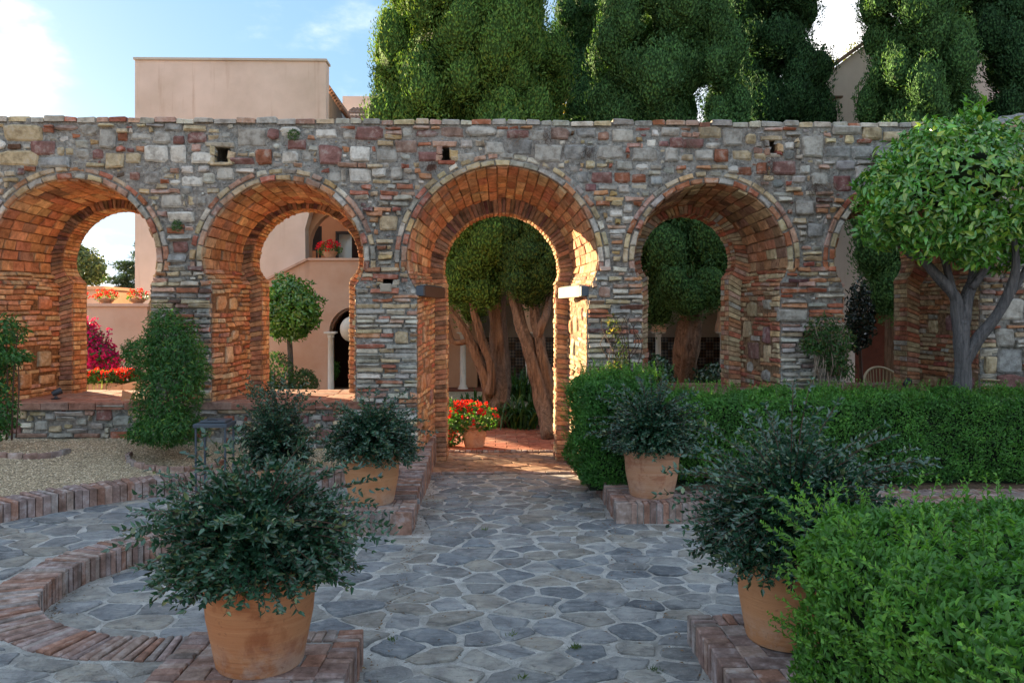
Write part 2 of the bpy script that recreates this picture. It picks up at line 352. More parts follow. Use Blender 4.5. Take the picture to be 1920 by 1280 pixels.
STONE = dict(grey=4, white=2.5, buff=2, purple=1.4, slate=1.6, pink=.6)

def rect(L, W, jit=.12, n=6):
    """irregular brick outline, counter-clockwise, centred"""
    j = lambda a: RNG.uniform(-1, 1)*a
    a, b = L/2, W/2; q = min(L, W)*jit
    return np.array([(-a+j(q), -b+j(q)), (j(L*.2), -b+j(q*.6)), (a+j(q), -b+j(q)), (a+j(q), b+j(q)), (j(L*.2), b+j(q*.6)), (-a+j(q), b+j(q))])
def blob(w, h, n=9, jit=.16, sq=.75):
    if RNG.rand() < .8:       # angular rubble: a box with knocked off corners
        P = []; a, b = w/2, h/2
        for sx, sy in ((-1, -1), (1, -1), (1, 1), (-1, 1)):
            cx_, cy_ = RNG.uniform(.04, .5), RNG.uniform(.04, .5); k = RNG.rand()
            if k < .35: P.append((sx*a*RNG.uniform(.82, 1), sy*b*RNG.uniform(.82, 1)))
            else:
                p, q = (sx*a*(1-cx_), sy*b*RNG.uniform(.93, 1.03)), (sx*a*RNG.uniform(.93, 1.03), sy*b*(1-cy_))
                P += [p, q] if sx*sy < 0 else [q, p]
        P = np.array(P); return P
    a = np.linspace(0, 2*PI, n, endpoint=False)+RNG.uniform(-.12, .12, n)
    c, s = np.cos(a), np.sin(a)
    r = (np.abs(c)**(2/sq*1.2)+np.abs(s)**(2/sq*1.2))**(-sq/2.4)*(1+RNG.uniform(-jit, jit, n))
    return np.stack([c*r*w/2, s*r*h/2], 1)
def piece_geo(outline, c, mapf, h1, h0=-.01, bev=.008, tilt=.25, dome=0):
    """outline offset in (s, w) about c, mapf(s, w, h) -> xyz; returns V, F"""
    n = len(outline); o = outline+np.array(c); ext = np.abs(outline).max(0)
    ins = np.clip(1-bev/np.maximum(ext, .004), .35, .97); inner = outline*ins+np.array(c)
    hj = h1*(1+RNG.uniform(-tilt, tilt)*outline[:, 0]/ext[0]+RNG.uniform(-tilt, tilt)*outline[:, 1]/ext[1])
    S = np.concatenate([o[:, 0], o[:, 0], inner[:, 0]]); W = np.concatenate([o[:, 1], o[:, 1], inner[:, 1]])
    H = np.concatenate([np.full(n, h0), np.maximum(hj-bev*.8, h0+.002), hj])
    F = []
    for r in (0, n):
        for k in range(n): F.append((r+k, r+(k+1) % n, r+n+(k+1) % n, r+n+k))
    if dome:
        S = np.append(S, c[0]); W = np.append(W, c[1]); H = np.append(H, h1+dome)
        for k in range(n): F.append((2*n+k, 2*n+(k+1) % n, 3*n))
    else: F.append(tuple(range(2*n, 3*n)))
    return mapf(S, W, H), F

class Pieces:
    """collects pieces of one kind; the largest in view become objects, the rest one joined part"""
    def __init__(s, name, mat, parent, most=300, rest=None): s.name, s.mat, s.parent, s.most, s.rest, s.L = name, mat, parent, most, rest or name+'_rest', []
    def add(s, V, F, col):
        V = np.array(V); c = V.mean(0); u, v, f = proj(c)
        e = V.max(0)-V.min(0)
        if -40 < u < 1960 and -20 < v < 1300 and f > .3:
            uu = np.array([proj(p)[:2] for p in V[::2]]); a = np.ptp(uu[:, 0])*np.ptp(uu[:, 1])
        else: a = 0
        s.L.append((a, V, F, col))
    def done(s):
        s.L.sort(key=lambda q: -q[0])
        for a, V, F, col in s.L[:s.most]:
            emit(s.name, V, F, s.mat, s.parent, np.tile(col, (len(V), 1)))
        if len(s.L) > s.most:
            mb = MB()
            for a, V, F, col in s.L[s.most:]: mb.add(V, F, col)
            mb.emit(s.rest, s.mat, s.parent, kind='stuff')

def prof(cx, half, r, cz, zb, low=.65, nj=14, nl=9, na=40):
    """horseshoe profile from the foot of the left jamb, up and over, to the foot of the right one"""
    th = math.acos(min(1, half/r)); zs = cz-r*low*math.sin(th)
    P = [(-half, zb+(zs-zb)*i/nj) for i in range(nj)]
    P += [(-r*math.cos(th*(1-i/nl)), cz-r*low*math.sin(th*(1-i/nl))) for i in range(nl)]
    P += [(-r*math.cos(a), cz+r*math.sin(a)) for a in np.linspace(0, PI, na+1)]
    P += [(-x, z) for x, z in P[:nj+nl][::-1]]
    return np.array([(cx+x, z) for x, z in P])
#        cx    half  r    cz    half_b  r_b   cz_b   half_o r_o  cz_o  zb   ring ends
ARCH = [(-4.14, .76, .83, 2.17, .64, .74, 2.20, .49, .60, 2.24, .77),
        (-2.075, .71, .80, 2.19, .62, .71, 2.21, .487, .595, 2.25, .77),
        (.10, .85, .96, 2.19, .748, .80, 2.17, .617, .655, 2.15, -.02),
        (2.20, .70, .78, 2.20, .60, .69, 2.21, .46, .54, 2.26, .84),
        (4.24, .70, .79, 2.20, .60, .69, 2.21, .456, .54, 2.26, .84)]
ZT = 3.59
XL, XR = -7.6, 8.2
wall = thing('arcade_wall', 'long old stone and brick wall pierced by five horseshoe arches', 'wall', (0, D+.5, 0))
def nz3(x, y, z, s=3.0): return noise.noise(Vector((x*s, y*s, z*s)))
def disp_front(x, z): return (-.006 if z < 2.75 else .009)+.014*nz3(x, 1, z, 6)+.014*nz3(x, 4, z, 1.5)+.012*nz3(x, 7, z, 17)

def half_at(A, z, pad=0.):
    cx, half, r, cz = A[:4]; r = r+pad
    if z >= cz: return math.sqrt(max(0, r*r-(z-cz)**2)) if z-cz < r else 0
    q = (cz-z)/(.65*r)
    return max(half+pad*.0, math.sqrt(max(0, 1-q*q))*r) if q < 1 else half
def in_wall(x, z, pad=0.):
    if z > ZT+(.0 if x < 5.0 else 0): return False
    for A in ARCH:
        if abs(x-A[0]) < 1.2:
            if z < A[10]: continue
            if abs(x-A[0]) < half_at(A, z, pad if z > A[3]-.05 else 0)+(.004): return False
    return True

HOLES = [(402, 274, 432, 306), (826, 274, 848, 303), (1440, 262, 1457, 290), (716, 521, 740, 534)]
HR = [(onY(a, d, D), onY(c, b, D)) for a, b, c, d in HOLES]
# backing: mortar sheet on the face with the arches cut out
bays = [XL]+[(ARCH[i][0]+ARCH[i+1][0])/2 for i in range(4)]+[5.35, XR]
mb = MB()
def grid(x0, x1, z0, z1, step=.028, f=lambda x, z: (x, D-disp_front(x, z), z)):
    nx = max(1, int((x1-x0)/step)); nz_ = max(1, int((z1-z0)/step))
    V = [f(x0+(x1-x0)*i/nx, z0+(z1-z0)*j/nz_) for j in range(nz_+1) for i in range(nx+1)]
    F = [(j*(nx+1)+i, j*(nx+1)+i+1, (j+1)*(nx+1)+i+1, (j+1)*(nx+1)+i) for j in range(nz_) for i in range(nx)]
    return V, F
for k, A in enumerate(ARCH):
    xl, xr = bays[k], bays[k+1]
    if k == 0: xl = -5.2; mb.add(*grid(XL, xl, -.1, ZT))
    cx, half, r, cz = A[:4]
    P = list(prof(*A[:4], A[10], nj=22, nl=12, na=64)); Q = []
    for (x, z) in P:
        if z <= cz+1e-6: Q.append((xl if x < cx else xr, z))
        else:
            d = np.array([x-cx, z-cz]); t = 1e9
            if abs(d[0]) > 1e-6: t = min(t, ((xr if d[0] > 0 else xl)-cx)/d[0])
            t = min(t, (ZT-cz)/d[1]); Q.append((cx+d[0]*t, cz+d[1]*t))
    # corner points
    for side in (xl, xr):
        i = next(i for i in range(len(Q)-1) if (abs(Q[i][0]-side) < 1e-6) != (abs(Q[i+1][0]-side) < 1e-6) and Q[i][1] > cz and (Q[i][0] < cx) == (side < cx))
        d = np.array([side-cx, ZT-cz]); d = d/np.linalg.norm(d); P.insert(i+1, np.array([cx, cz])+d*r); Q.insert(i+1, (side, ZT))
    m = 26; V = []
    for (x, z), (X, Z) in zip(P, Q):
        for j in range(m+1):
            t = j/m; a, b = x+(X-x)*t, z+(Z-z)*t; V.append((a, D-disp_front(a, b)*min(1, t*6)+(0.012 if j == 0 else 0), b))
    F = [(i*(m+1)+j, i*(m+1)+j+1, (i+1)*(m+1)+j+1, (i+1)*(m+1)+j) for i in range(len(P)-1) for j in range(m)]
    mb.add(V, F)
    if k != 2: mb.add(*grid(xl, xr, -.1, A[10]))
    else:
        mb.add(*grid(xl, cx-half, -.1, A[10])); mb.add(*grid(cx+half, xr, -.1, A[10]))
mb.add(*grid(bays[5], XR, -.1, ZT))
# top and ends
mb.add([(XL, D, ZT), (XR, D, ZT), (XR, D+T+T2, ZT), (XL, D+T+T2, ZT)], [(0, 1, 2, 3)])
mb.add([(XL, D, -.1), (XL, D, ZT), (XL, D+T+T2, ZT), (XL, D+T+T2, -.1)], [(0, 1, 2, 3)])
mb.add([(XR, D, -.1), (XR, D, ZT), (XR, D+T+T2, ZT), (XR, D+T+T2, -.1)], [(3, 2, 1, 0)])
def in_hole(f):
    c = np.mean([mb.V[i] for i in f], 0)
    return c[1] < D+.05 and any(p.x < c[0] < q.x and p.z < c[2] < q.z for p, q in HR)
mb.F = [f for f in mb.F if not in_hole(f)]
for p, q in HR:
    a, b, c, d = p.x-.03, q.x+.03, p.z-.03, q.z+.03
    mb.add([(a, D-.01, c), (b, D-.01, c), (b, D-.01, d), (a, D-.01, d), (a, D+.4, c), (b, D+.4, c), (b, D+.4, d), (a, D+.4, d)], [(0, 4, 5, 1), (1, 5, 6, 2), (2, 6, 7, 3), (3, 7, 4, 0), (4, 7, 6, 5)])
mb.emit('mortar_face', M['mortar'], wall, smooth=True)
# back face of the wall
holes = []
for A in ARCH:
    P = prof(A[0], A[8-1], A[8], A[9], A[10] if A[10] > 0 else -.05); holes.append([tuple(p) for p in P])
slab('back_face', M['jmortar'], [[(XL, -.1), (XR, -.1), (XR, ZT), (XL, ZT)]]+holes, D+T+T2, .02, wall)

front_map = lambda s, w, h: np.stack([s, D-h-.004+0*s, w], 1)
bricks = Pieces('brick', M['masonry'], wall, 300, 'small_bricks')
stones = Pieces('stone', M['masonry'], wall, 300, 'small_stones')
rings = Pieces('arch_brick', M['masonry'], wall, 300, 'small_arch_bricks')
vaults = Pieces('vault_tile', M['vault'], wall, 300, 'small_vault_tiles')
jambs = Pieces('jamb_brick', M['vault'], wall, 300, 'small_jamb_bricks')
rears = Pieces('rear_arch_brick', M['vault'], wall, 300, 'small_rear_bricks')
copes = Pieces('coping_brick', M['masonry'], wall, 300)
sills = Pieces('sill_tile', M['redtile'], wall, 300)

# reveal surfaces
for k, A in enumerate(ARCH):
    cx, half, r, cz, hb, rb, czb, ho, ro, czo, zb = A
    if k == 2: zb = -.03
    Pf = prof(cx, half, r, cz, zb); Pb = prof(cx, hb, rb, czb, zb); Po = prof(cx, ho, ro, czo, zb)
    s = np.concatenate([[0], np.cumsum(np.linalg.norm(np.diff(Pf, axis=0), axis=1))])
    so = np.concatenate([[0], np.cumsum(np.linalg.norm(np.diff(Po, axis=0), axis=1))])
    tg = np.gradient(Pf, axis=0); tg /= np.linalg.norm(tg, axis=1)[:, None]; Nf = np.stack([tg[:, 1], -tg[:, 0]], 1)
    to_ = np.gradient(Po, axis=0); to_ /= np.linalg.norm(to_, axis=1)[:, None]; No = np.stack([to_[:, 1], -to_[:, 0]], 1)
    I = lambda q, xs, arr: np.interp(q, xs, arr)
    def fb(S, W, H, s=s, Pf=Pf, Pb=Pb, Nf=Nf):
        S = np.asarray(S, float); W = np.asarray(W, float); t = W/T
        return np.stack([I(S, s, Pf[:, 0])*(1-t)+I(S, s, Pb[:, 0])*t+I(S, s, Nf[:, 0])*H, D+W, I(S, s, Pf[:, 1])*(1-t)+I(S, s, Pb[:, 1])*t+I(S, s, Nf[:, 1])*H], 1)
    def fa(S, W, H, so=so, Pb=Pb, Po=Po):   # rear ring, facing the camera; W = 0 at the barrel, 1 at the opening
        return np.stack([I(S, so, Pb[:, 0])*(1-W)+I(S, so, Po[:, 0])*W, D+T-np.asarray(H), I(S, so, Pb[:, 1])*(1-W)+I(S, so, Po[:, 1])*W], 1)
    def fi(S, W, H, so=so, Po=Po, No=No):
        return np.stack([I(S, so, Po[:, 0])+I(S, so, No[:, 0])*H, D+T+np.asarray(W), I(S, so, Po[:, 1])+I(S, so, No[:, 1])*H], 1)
    mb = MB(); n = len(s)
    for (fn, ss, w0, w1, m) in ((fb, s, 0, T, 12), (fa, so, -.05, 1, 3), (fi, so, 0, T2, 4)):
        S, W = np.meshgrid(ss, np.linspace(w0, w1, m+1), indexing='ij')
        H = np.array([[.012*nz3(a*3+k*9, b*3, 2, 3)+(.003 if k == 2 else -.004) for b in np.linspace(w0, w1, m+1)] for a in ss]) if fn is fb else np.zeros_like(S)
        V = fn(S.ravel(), W.ravel(), H.ravel())
        F = [(i*(m+1)+j, (i+1)*(m+1)+j, (i+1)*(m+1)+j+1, i*(m+1)+j+1) for i in range(n-1) for j in range(m)]
        mb.add(V, F)
    mb.emit('reveal', M['vmortar'] if k < 2 else M['jmortar'], wall, smooth=True)
    # spring points along s
    i0 = 14+9-3; s0, s1 = s[i0], s[-1]-s[i0]
    pal = VAULT if k < 3 else VAULT4; jp = JAMB if k < 3 else JAMB4
    # vault tiles: strips across the depth
    q = s0; L = s[-1]
    nst = int(round((s1-s0)/.112)); pitch = (s1-s0)/nst
    for a in range(nst):
        w = .006; c = s0+(a+.5)*pitch; off = RNG.uniform(-.04, .04)
        while w < T-.05:
            l = min(RNG.uniform(.15, .25), T-.004-w)
            if T-w-l < .06: l = T-.004-w
            V, F = piece_geo(rect(pitch-.012, l-.012, .05), (c, w+l/2), fb, RNG.uniform(.006, .022), -.02, .006, .35)
            vaults.add(V, F, pick(pal)); w += l
    # jamb courses, left and right
    for side in (0, 1):
        q = .01
        smap = (lambda S: S) if side == 0 else (lambda S, L=L: L-S)
        fn = (lambda S, W, H, sm=smap: fb(sm(np.asarray(S)), W, H))
        done = []
        for _ in range(9 if k != 2 else 12):     # a few field stones set in the reveal
            a, b = RNG.uniform(.08, s0-.3), RNG.uniform(.15, T-.15); hh, ww = RNG.uniform(.09, .2), RNG.uniform(.12, .24)
            if any(abs(a-c_)<(hh+h_)/2 and abs(b-d_)<(ww+w_)/2 for c_, d_, h_, w_ in done): continue
            done.append((a, b, hh, ww))
            o = blob(hh, ww, 8, .14)
            if side: o = o[::-1]
            V, F = piece_geo(o, (a, b), fn, RNG.uniform(.015, .03), -.02, .012, .3, .01)
            stones.add(V, F, pick(dict(vochre=2, vorange=2, vred=2, buff=1.5, purple=.7) if k < 3 else dict(buff=3, grey=2, purple=1.2, vochre=1)))
        while q < s0-.02:
            ph = RNG.uniform(.042, .062); w = -.004+RNG.uniform(0, .02)
            while w < T-.03:
                l = min(RNG.uniform(.1, .26), T-.004-w)
                a, b = q+ph/2, w+l/2
                if not any(abs(a-c_) < (h_+ph)/2-.012 and abs(b-d_) < (w_+l)/2-.02 for c_, d_, h_, w_ in done):
                    o = rect(ph-.014, l-.014, .16)
                    if side: o = o[::-1]
                    V, F = piece_geo(o, (a+.006*math.sin(b*9+q*3), b), fn, RNG.uniform(.006, .026) if k != 2 else RNG.uniform(.006, .013), -.02, .007, .4)
                    jambs.add(V, F, pick(jp)); 
                w += l
            q += ph
    # rear ring: thin bricks standing on edge
    Lo = so[-1]; q = .004
    isp0 = so[14+9-2]; isp1 = Lo-isp0
    while q < Lo-.02:
        arc = isp0 < q < isp1; ph = RNG.uniform(.036, .05) if arc else RNG.uniform(.045, .062)
        V, F = piece_geo(rect(ph-.009, .97, .0 if arc else .02), (q+ph/2, .5), lambda S, W, H, f=fa: f(S, W*1.0, H), RNG.uniform(.008, .02), -.01, .005, .2)
        rears.add(V, F, pick(dict(vbrown=3, dark=1.5, vred=1) if k < 3 and arc else (dict(vred=2, vorange=2, vbrown=1.6) if k < 3 else JAMB4)))
        for w0, wl in ((.0, .14), (.14, .14)) if RNG.rand() < .7 else ((0, .28),):
            V, F = piece_geo(rect(ph-.01, wl-.008, .08), (q+ph/2, w0+wl/2), fi, RNG.uniform(.006, .018), -.012, .005, .3)
            rears.add(V, F, pick(dict(vorange=3, vred=1.5, vochre=2) if k < 3 else JAMB4))
        q += ph
    # two brick rings on the face
    for ri, (rad0, th_) in enumerate(((r-.004, .062), (r+.064, .058))):
        n = int(PI*(rad0+.03)/RNG.uniform(.135, .15)); a0 = RNG.uniform(0, .3)
        for i in range(-1, n+1):
            am = PI*(i+.5+a0*(ri))/n
            ad_ = PI/n*(rad0+.03)
            def fr(S, W, H, am=am, rad0=rad0, cx=cx, cz=cz):
                a = am-np.asarray(S)/(rad0+.03); R_ = rad0+W
                x, z = R_*np.cos(a), R_*np.sin(a); z = np.where(z < 0, z*.65, z)
                return np.stack([cx+x, D-.012-np.asarray(H), cz+z], 1)
            if -.12 < am < PI+.12:
                lf = RNG.uniform(.90, .98) if RNG.rand() < .8 else RNG.uniform(.6, .75)
                V, F = piece_geo(rect(ad_*lf, th_-.012, .1), (0, th_/2), fr, RNG.uniform(.004, .022), -.03, .009, .4)
                rings.add(V, F, pick(RING))

# --- the face: stones read off the photograph, then courses of brick, then rubble in the gaps
G = .01; NX, NZ = int((XR-XL)/G), int((ZT+.1)/G)
occ = np.ones((NX, NZ), bool)
for i in range(NX):
    x = XL+(i+.5)*G
    for j in range(NZ):
        z = -.05+(j+.5)*G
        if in_wall(x, z, .135): occ[i, j] = False
occ[:, int((ZT-.045+.05)/G):] = True
def box_idx(x0, x1, z0, z1): return slice(max(0, int((x0-XL)/G)), max(0, int((x1-XL)/G)+1)), slice(max(0, int((z0+.05)/G)), max(0, int((z1+.05)/G)+1))
# putlog holes
for (a, b, c, d) in HOLES:
    p, q = onY(a, d, D), onY(c, b, D); occ[box_idx(p.x-.01, q.x+.01, p.z-.01, q.z+.01)] = True
    w, h = q.x-p.x, q.z-p.z
    for (bx_, bz_, bw, bh) in (((p.x+q.x)/2-.02, q.z+.012, w+.12, .045), (p.x-.015, (p.z+q.z)/2+h*.2, .05, h*.45), (q.x+.02, (p.z+q.z)/2-.01, .07, h*.5), (q.x+.015, p.z+.02, .06, .05), (p.x-.02, p.z+h*.15, .06, h*.4), ((p.x+q.x)/2, p.z-.01, w+.05, .035)):
        V, F = piece_geo(rect(bw, bh, .2), (bx_, bz_), front_map, RNG.uniform(.02, .04), -.06, .01, .3); bricks.add(V, F, pick(FRONT)); occ[box_idx(bx_-bw/2, bx_+bw/2, bz_-bh/2, bz_+bh/2)] = True
SCOL = dict(b=PAL['buff'], g=PAL['grey'], s=PAL['slate'], w=PAL['white'], p=PAL['purple'], r=(.30, .12, .07), k=(.32, .22, .18))
S1 = [(30,105,245,195,'b'),(180,195,315,275,'p'),(5,250,225,335,'b'),(228,285,400,345,'s'),(565,130,655,240,'g'),(660,150,720,195,'r'),(740,150,860,190,'g'),(865,140,965,210,'g'),(930,95,1025,140,'s'),(1035,105,1165,140,'b'),(1055,146,1165,205,'p'),(975,168,1040,212,'p'),(820,222,948,315,'w'),(955,218,1050,320,'w'),(1080,256,1205,320,'w'),(600,262,705,350,'b'),(430,240,505,295,'g'),(525,240,590,295,'p'),(712,262,795,320,'b'),(1330,120,1505,230,'g'),(1440,242,1535,330,'r'),(1510,125,1572,190,'p'),(1580,115,1690,165,'w'),(1615,182,1730,245,'p'),(1792,218,1925,330,'p'),(1588,252,1680,320,'w'),(1770,120,1900,178,'w'),(905,495,1025,570,'w'),(1025,390,1140,450,'w'),(972,760,1060,820,'p'),(942,592,1095,650,'w'),(1700,252,1760,310,'g'),(1845,368,1925,430,'g'),(1060,500,1110,560,'b'),(1110,505,1165,555,'g'),(320,230,365,280,'b'),(375,235,425,275,'b'),(945,830,1050,875,'s'),(1300,290,1435,325,'p'),(310,105,440,135,'k'),(455,100,555,165,'g'),(960,415,1020,445,'w'),(1020,450,1085,495,'s')]
S2 = [(82,115,235,188,'p'),(415,135,540,172,'p'),(562,115,690,175,'k'),(697,110,865,170,'g'),(50,225,165,310,'w'),(200,240,315,312,'g'),(302,190,425,262,'k'),(430,255,550,310,'p'),(630,260,755,318,'g'),(805,195,920,270,'g'),(930,186,1075,275,'s'),(932,136,1055,180,'p'),(1062,130,1165,195,'g'),(1175,120,1280,190,'k'),(1085,218,1240,315,'g'),(1248,215,1370,303,'s'),(1375,222,1420,280,'s'),(1432,216,1590,298,'g'),(1632,235,1780,308,'g'),(1845,178,1920,235,'p'),(1322,120,1435,172,'s'),(40,350,168,430,'w'),(172,345,255,398,'w'),(1402,370,1525,430,'p'),(1535,372,1625,430,'r'),(1632,382,1710,430,'r'),(1325,368,1388,430,'s'),(1655,320,1725,358,'w'),(1510,580,1582,620,'w'),(1585,550,1640,598,'w'),(1578,618,1650,655,'w'),(1795,120,1900,165,'g'),(280,340,345,410,'g'),(870,130,925,180,'g'),(1820,232,1890,310,'g'),(1490,620,1525,650,'w'),(10,140,75,185,'g'),(0,350,30,420,'g')]
S3 = [(88,110,215,178,'b'),(220,120,345,228,'g'),(352,158,410,210,'b'),(65,242,168,305,'g'),(172,242,255,315,'r'),(278,248,385,305,'b'),(0,182,115,235,'p'),(500,307,630,385,'p'),(665,162,790,290,'g'),(795,222,938,290,'s'),(947,222,1072,295,'s'),(1080,217,1235,300,'s'),(1122,142,1275,195,'b'),(1003,115,1115,188,'b'),(1290,152,1395,195,'b'),(300,342,385,390,'r'),(832,110,1000,158,'g'),(397,265,470,305,'b'),(125,205,205,236,'w'),(250,335,308,375,'w'),(720,370,820,450,'g'),(1560,150,1700,220,'g'),(1710,130,1850,210,'b'),(1500,230,1640,310,'g'),(1330,230,1480,300,'b'),(1660,230,1800,310,'g'),(1820,225,1925,320,'w'),(525,1140,700,1210,'g'),(410,315,470,380,'r')]
SL = [(a/3, 200+b/3, c/3, 200+d/3, e) for a, b, c, d, e in S1]+[(640+a/3, 200+b/3, 640+c/3, 200+d/3, e) for a, b, c, d, e in S2]+[(1280+a/3, 200+b/3, 1280+c/3, 200+d/3, e) for a, b, c, d, e in S3]
SL += [(1868, 655, 1915, 700, 's'), (1865, 615, 1900, 650, 'g'), (1872, 560, 1918, 600, 'w'), (1870, 700, 1920, 740, 'p'), (1845, 668, 1868, 700, 'b')]
def try_place(x0, x1, z0, z1, frac=.1):
    sl = box_idx(x0, x1, z0, z1); a = occ[sl]
    return a.size > 0 and a.mean() <= frac
for (a, b, c, d, e) in SL:
    p, q = onY(a, d, D), onY(c, b, D); w, h = (q.x-p.x)*.97, (q.z-p.z)*.97; cx, cz = (p.x+q.x)/2, (p.z+q.z)/2
    col = np.clip(np.array(SCOL[e])*(1+RNG.uniform(-.12, .12)), .02, .8)
    V, F = piece_geo(blob(w*1.04, h*1.04, RNG.randint(8, 12), .13, .62), (cx, cz), front_map, RNG.uniform(.016, .04), -.03, .02, .35, RNG.uniform(-.004, .006))
    stones.add(V, F, col); occ[box_idx(p.x, q.x, p.z, q.z)] = True
# more rubble beside the view, in the top band and between the arches
for it in range(2600):
    x = RNG.uniform(XL, XR); top = RNG.rand() < .75
    z = RNG.uniform(2.95, ZT-.1) if top else RNG.uniform(.3, 3.0)
    if not top:
        dmin = min(abs(x-A[0]) for A in ARCH)
        if not (z > 2.1 and dmin > .85) and not (x > 5.5 or x < -5.2) and RNG.rand() < .93: continue
    w = RNG.uniform(.1, .24) if it < 1400 else RNG.uniform(.06, .12); h = w*RNG.uniform(.5, .95)
    if try_place(x-w/2, x+w/2, z-h/2, z+h/2, .04):
        V, F = piece_geo(blob(w*1.0, h*1.0, RNG.randint(7, 11), .17, .7), (x, z), front_map, RNG.uniform(.012, .032), -.03, .015, .35, RNG.uniform(-.003, .005))
        stones.add(V, F, pick(STONE)); occ[box_idx(x-w/2-.008, x+w/2+.008, z-h/2-.008, z+h/2+.008)] = True
# rubble of the low walls under the two left arches
for it in range(700):
    A = ARCH[RNG.choice([0, 1, 3, 4])]; x = A[0]+RNG.uniform(-.95, .95); z = RNG.uniform(.38, .68)
    w = RNG.uniform(.07, .2); h = w*RNG.uniform(.45, .8)
    if try_place(x-w/2, x+w/2, z-h/2, z+h/2, .04):
        V, F = piece_geo(blob(w, h, 8, .18), (x, z), front_map, RNG.uniform(.015, .03), -.03, .012, .3)
        stones.add(V, F, pick(dict(grey=2, purple=1.5, buff=2, red=1, white=.6))); occ[box_idx(x-w/2-.008, x+w/2+.008, z-h/2-.008, z+h/2+.008)] = True
z = .28
while z < ZT-.06:
    ph = RNG.uniform(.044, .062); x = XL+RNG.uniform(0, .2); th = ph-RNG.uniform(.010, .020)
    mort = 0 if z < 2.9 else .5
    ph1, ph2 = RNG.uniform(0, 6), RNG.uniform(0, 6)
    while x < XR:
        zz = z+.008*math.sin(x*1.9+ph1)+.005*math.sin(x*5.3+ph2)
        l = RNG.uniform(.09, .20) if z > 1.9 else RNG.uniform(.12, .30)
        placed = False
        jz = min(NZ-1, int((zz+th/2+.05)/G)); ix = int((x-XL)/G); run = 0
        while ix+run < NX and run < 36 and not occ[ix+run, jz]: run += 1
        run *= G
        if run < .035: x += .012; continue
        if run-l < .06: l = min(run, .34)
        for f in (1, .7, .45, .3):
            ll = l*f
            if ll < .03: break
            if try_place(x, x+ll, zz, zz+th, .14):
                if RNG.rand() < (.93 if z < 2.9 else .85):
                    V, F = piece_geo(rect(ll-.012, th, .2), (x+ll/2, zz+th/2), front_map, RNG.uniform(.012, .045), -.03, .009, .5)
                    bricks.add(V, F, pick(PIER if z < 1.9 else FRONT))
                    occ[box_idx(x, x+ll-.012, zz+.005, zz+th-.005)] = True
                x += ll+RNG.uniform(0, .012); placed = True; break
        if not placed: x += .02
    z += ph
# chips in what is left
for it in range(26000):
    x = RNG.uniform(-5.4, 6); z = RNG.uniform(.3, ZT-.06); w = RNG.uniform(.018, .07); h = w*RNG.uniform(.4, .9)
    if try_place(x-w/2, x+w/2, z-h/2, z+h/2, .0):
        V, F = piece_geo(blob(w, h, 6, .2), (x, z), front_map, RNG.uniform(.004, .018), -.03, .007, .3)
        stones.add(V, F, pick(STONE)); occ[box_idx(x-w/2-.004, x+w/2+.004, z-h/2-.004, z+h/2+.004)] = True
# coping
for row, (zc, dep) in enumerate(((ZT-.018, .02), )):
    x = XL
    while x < XR:
        l = RNG.uniform(.11, .24)
        top = lambda s, w, h, zz=RNG.uniform(-.006, .012): np.stack([s, D-.02+w, ZT-.04+h+zz+0*s], 1)
        V, F = piece_geo(rect(l-.012, .30, .05), (x+l/2, .14+RNG.uniform(-.012, .012)), top, RNG.uniform(.04, .055), -.004, .01, .1)
        copes.add(V, F, pick(dict(grey=3, pale=3, buff=2, red=.8, pink=1))); x += l
mb = MB(); V, F = grid(XL, XR, 0, 1, .06, lambda x, w: (x, D+.25+w*.98, ZT+.012+.02*nz3(x, w, 0, 3))); mb.add(V, F); mb.emit('top_mortar', M['mortar'], wall, smooth=True)
# sills
for k in (0, 1, 3, 4):
    A = ARCH[k]; zb = A[10]; w = 0
    while w < T+T2+.1:
        dl = .145; x = A[0]-A[1]-.09
        while x < A[0]+A[1]+.09:
            l = RNG.uniform(.26, .31)
            l = min(l, A[0]+A[1]+.1-x)
            if l > .05:
                top = lambda s, ww, h, zb=zb: np.stack([s, D-.05+ww, zb+h+0*s], 1)
                V, F = piece_geo(rect(l-.006, dl-.006, .03), (x+l/2, w+dl/2), top, .022+RNG.uniform(-.002, .003), -.045, .005, .06)
                sills.add(V, F, np.array(random.choice([(.30, .15, .11), (.34, .19, .14), (.27, .13, .09), (.33, .21, .17)])))
            x += l
        w += dl
for g in (bricks, stones, rings, vaults, jambs, rears, copes, sills): g.done()
# ruined rise at the right end of the wall top
mb = MB(); V = []; F = []
nn = 44
for i in range(nn+1):
    x = 5.0+3.1*i/nn; hgt = max(0, .26*(1-math.exp(-(x-5.0)*2.6))+.05*nz3(x, 0, 0, 4)) if i else 0
    for j in range(11):
        t = j/10; ang = PI*t; V.append((x, D+.42-.38*math.cos(ang)+.03*nz3(x, t*3, 1, 6), ZT-.02+hgt*math.sin(ang)**.55*(1+.25*nz3(x, t, 5, 7))))
for i in range(nn):
    for j in range(10): F.append((i*11+j, (i+1)*11+j, (i+1)*11+j+1, i*11+j+1))
mb.add(V, F); mb.emit('broken_top', M['mortar'], wall, smooth=False)

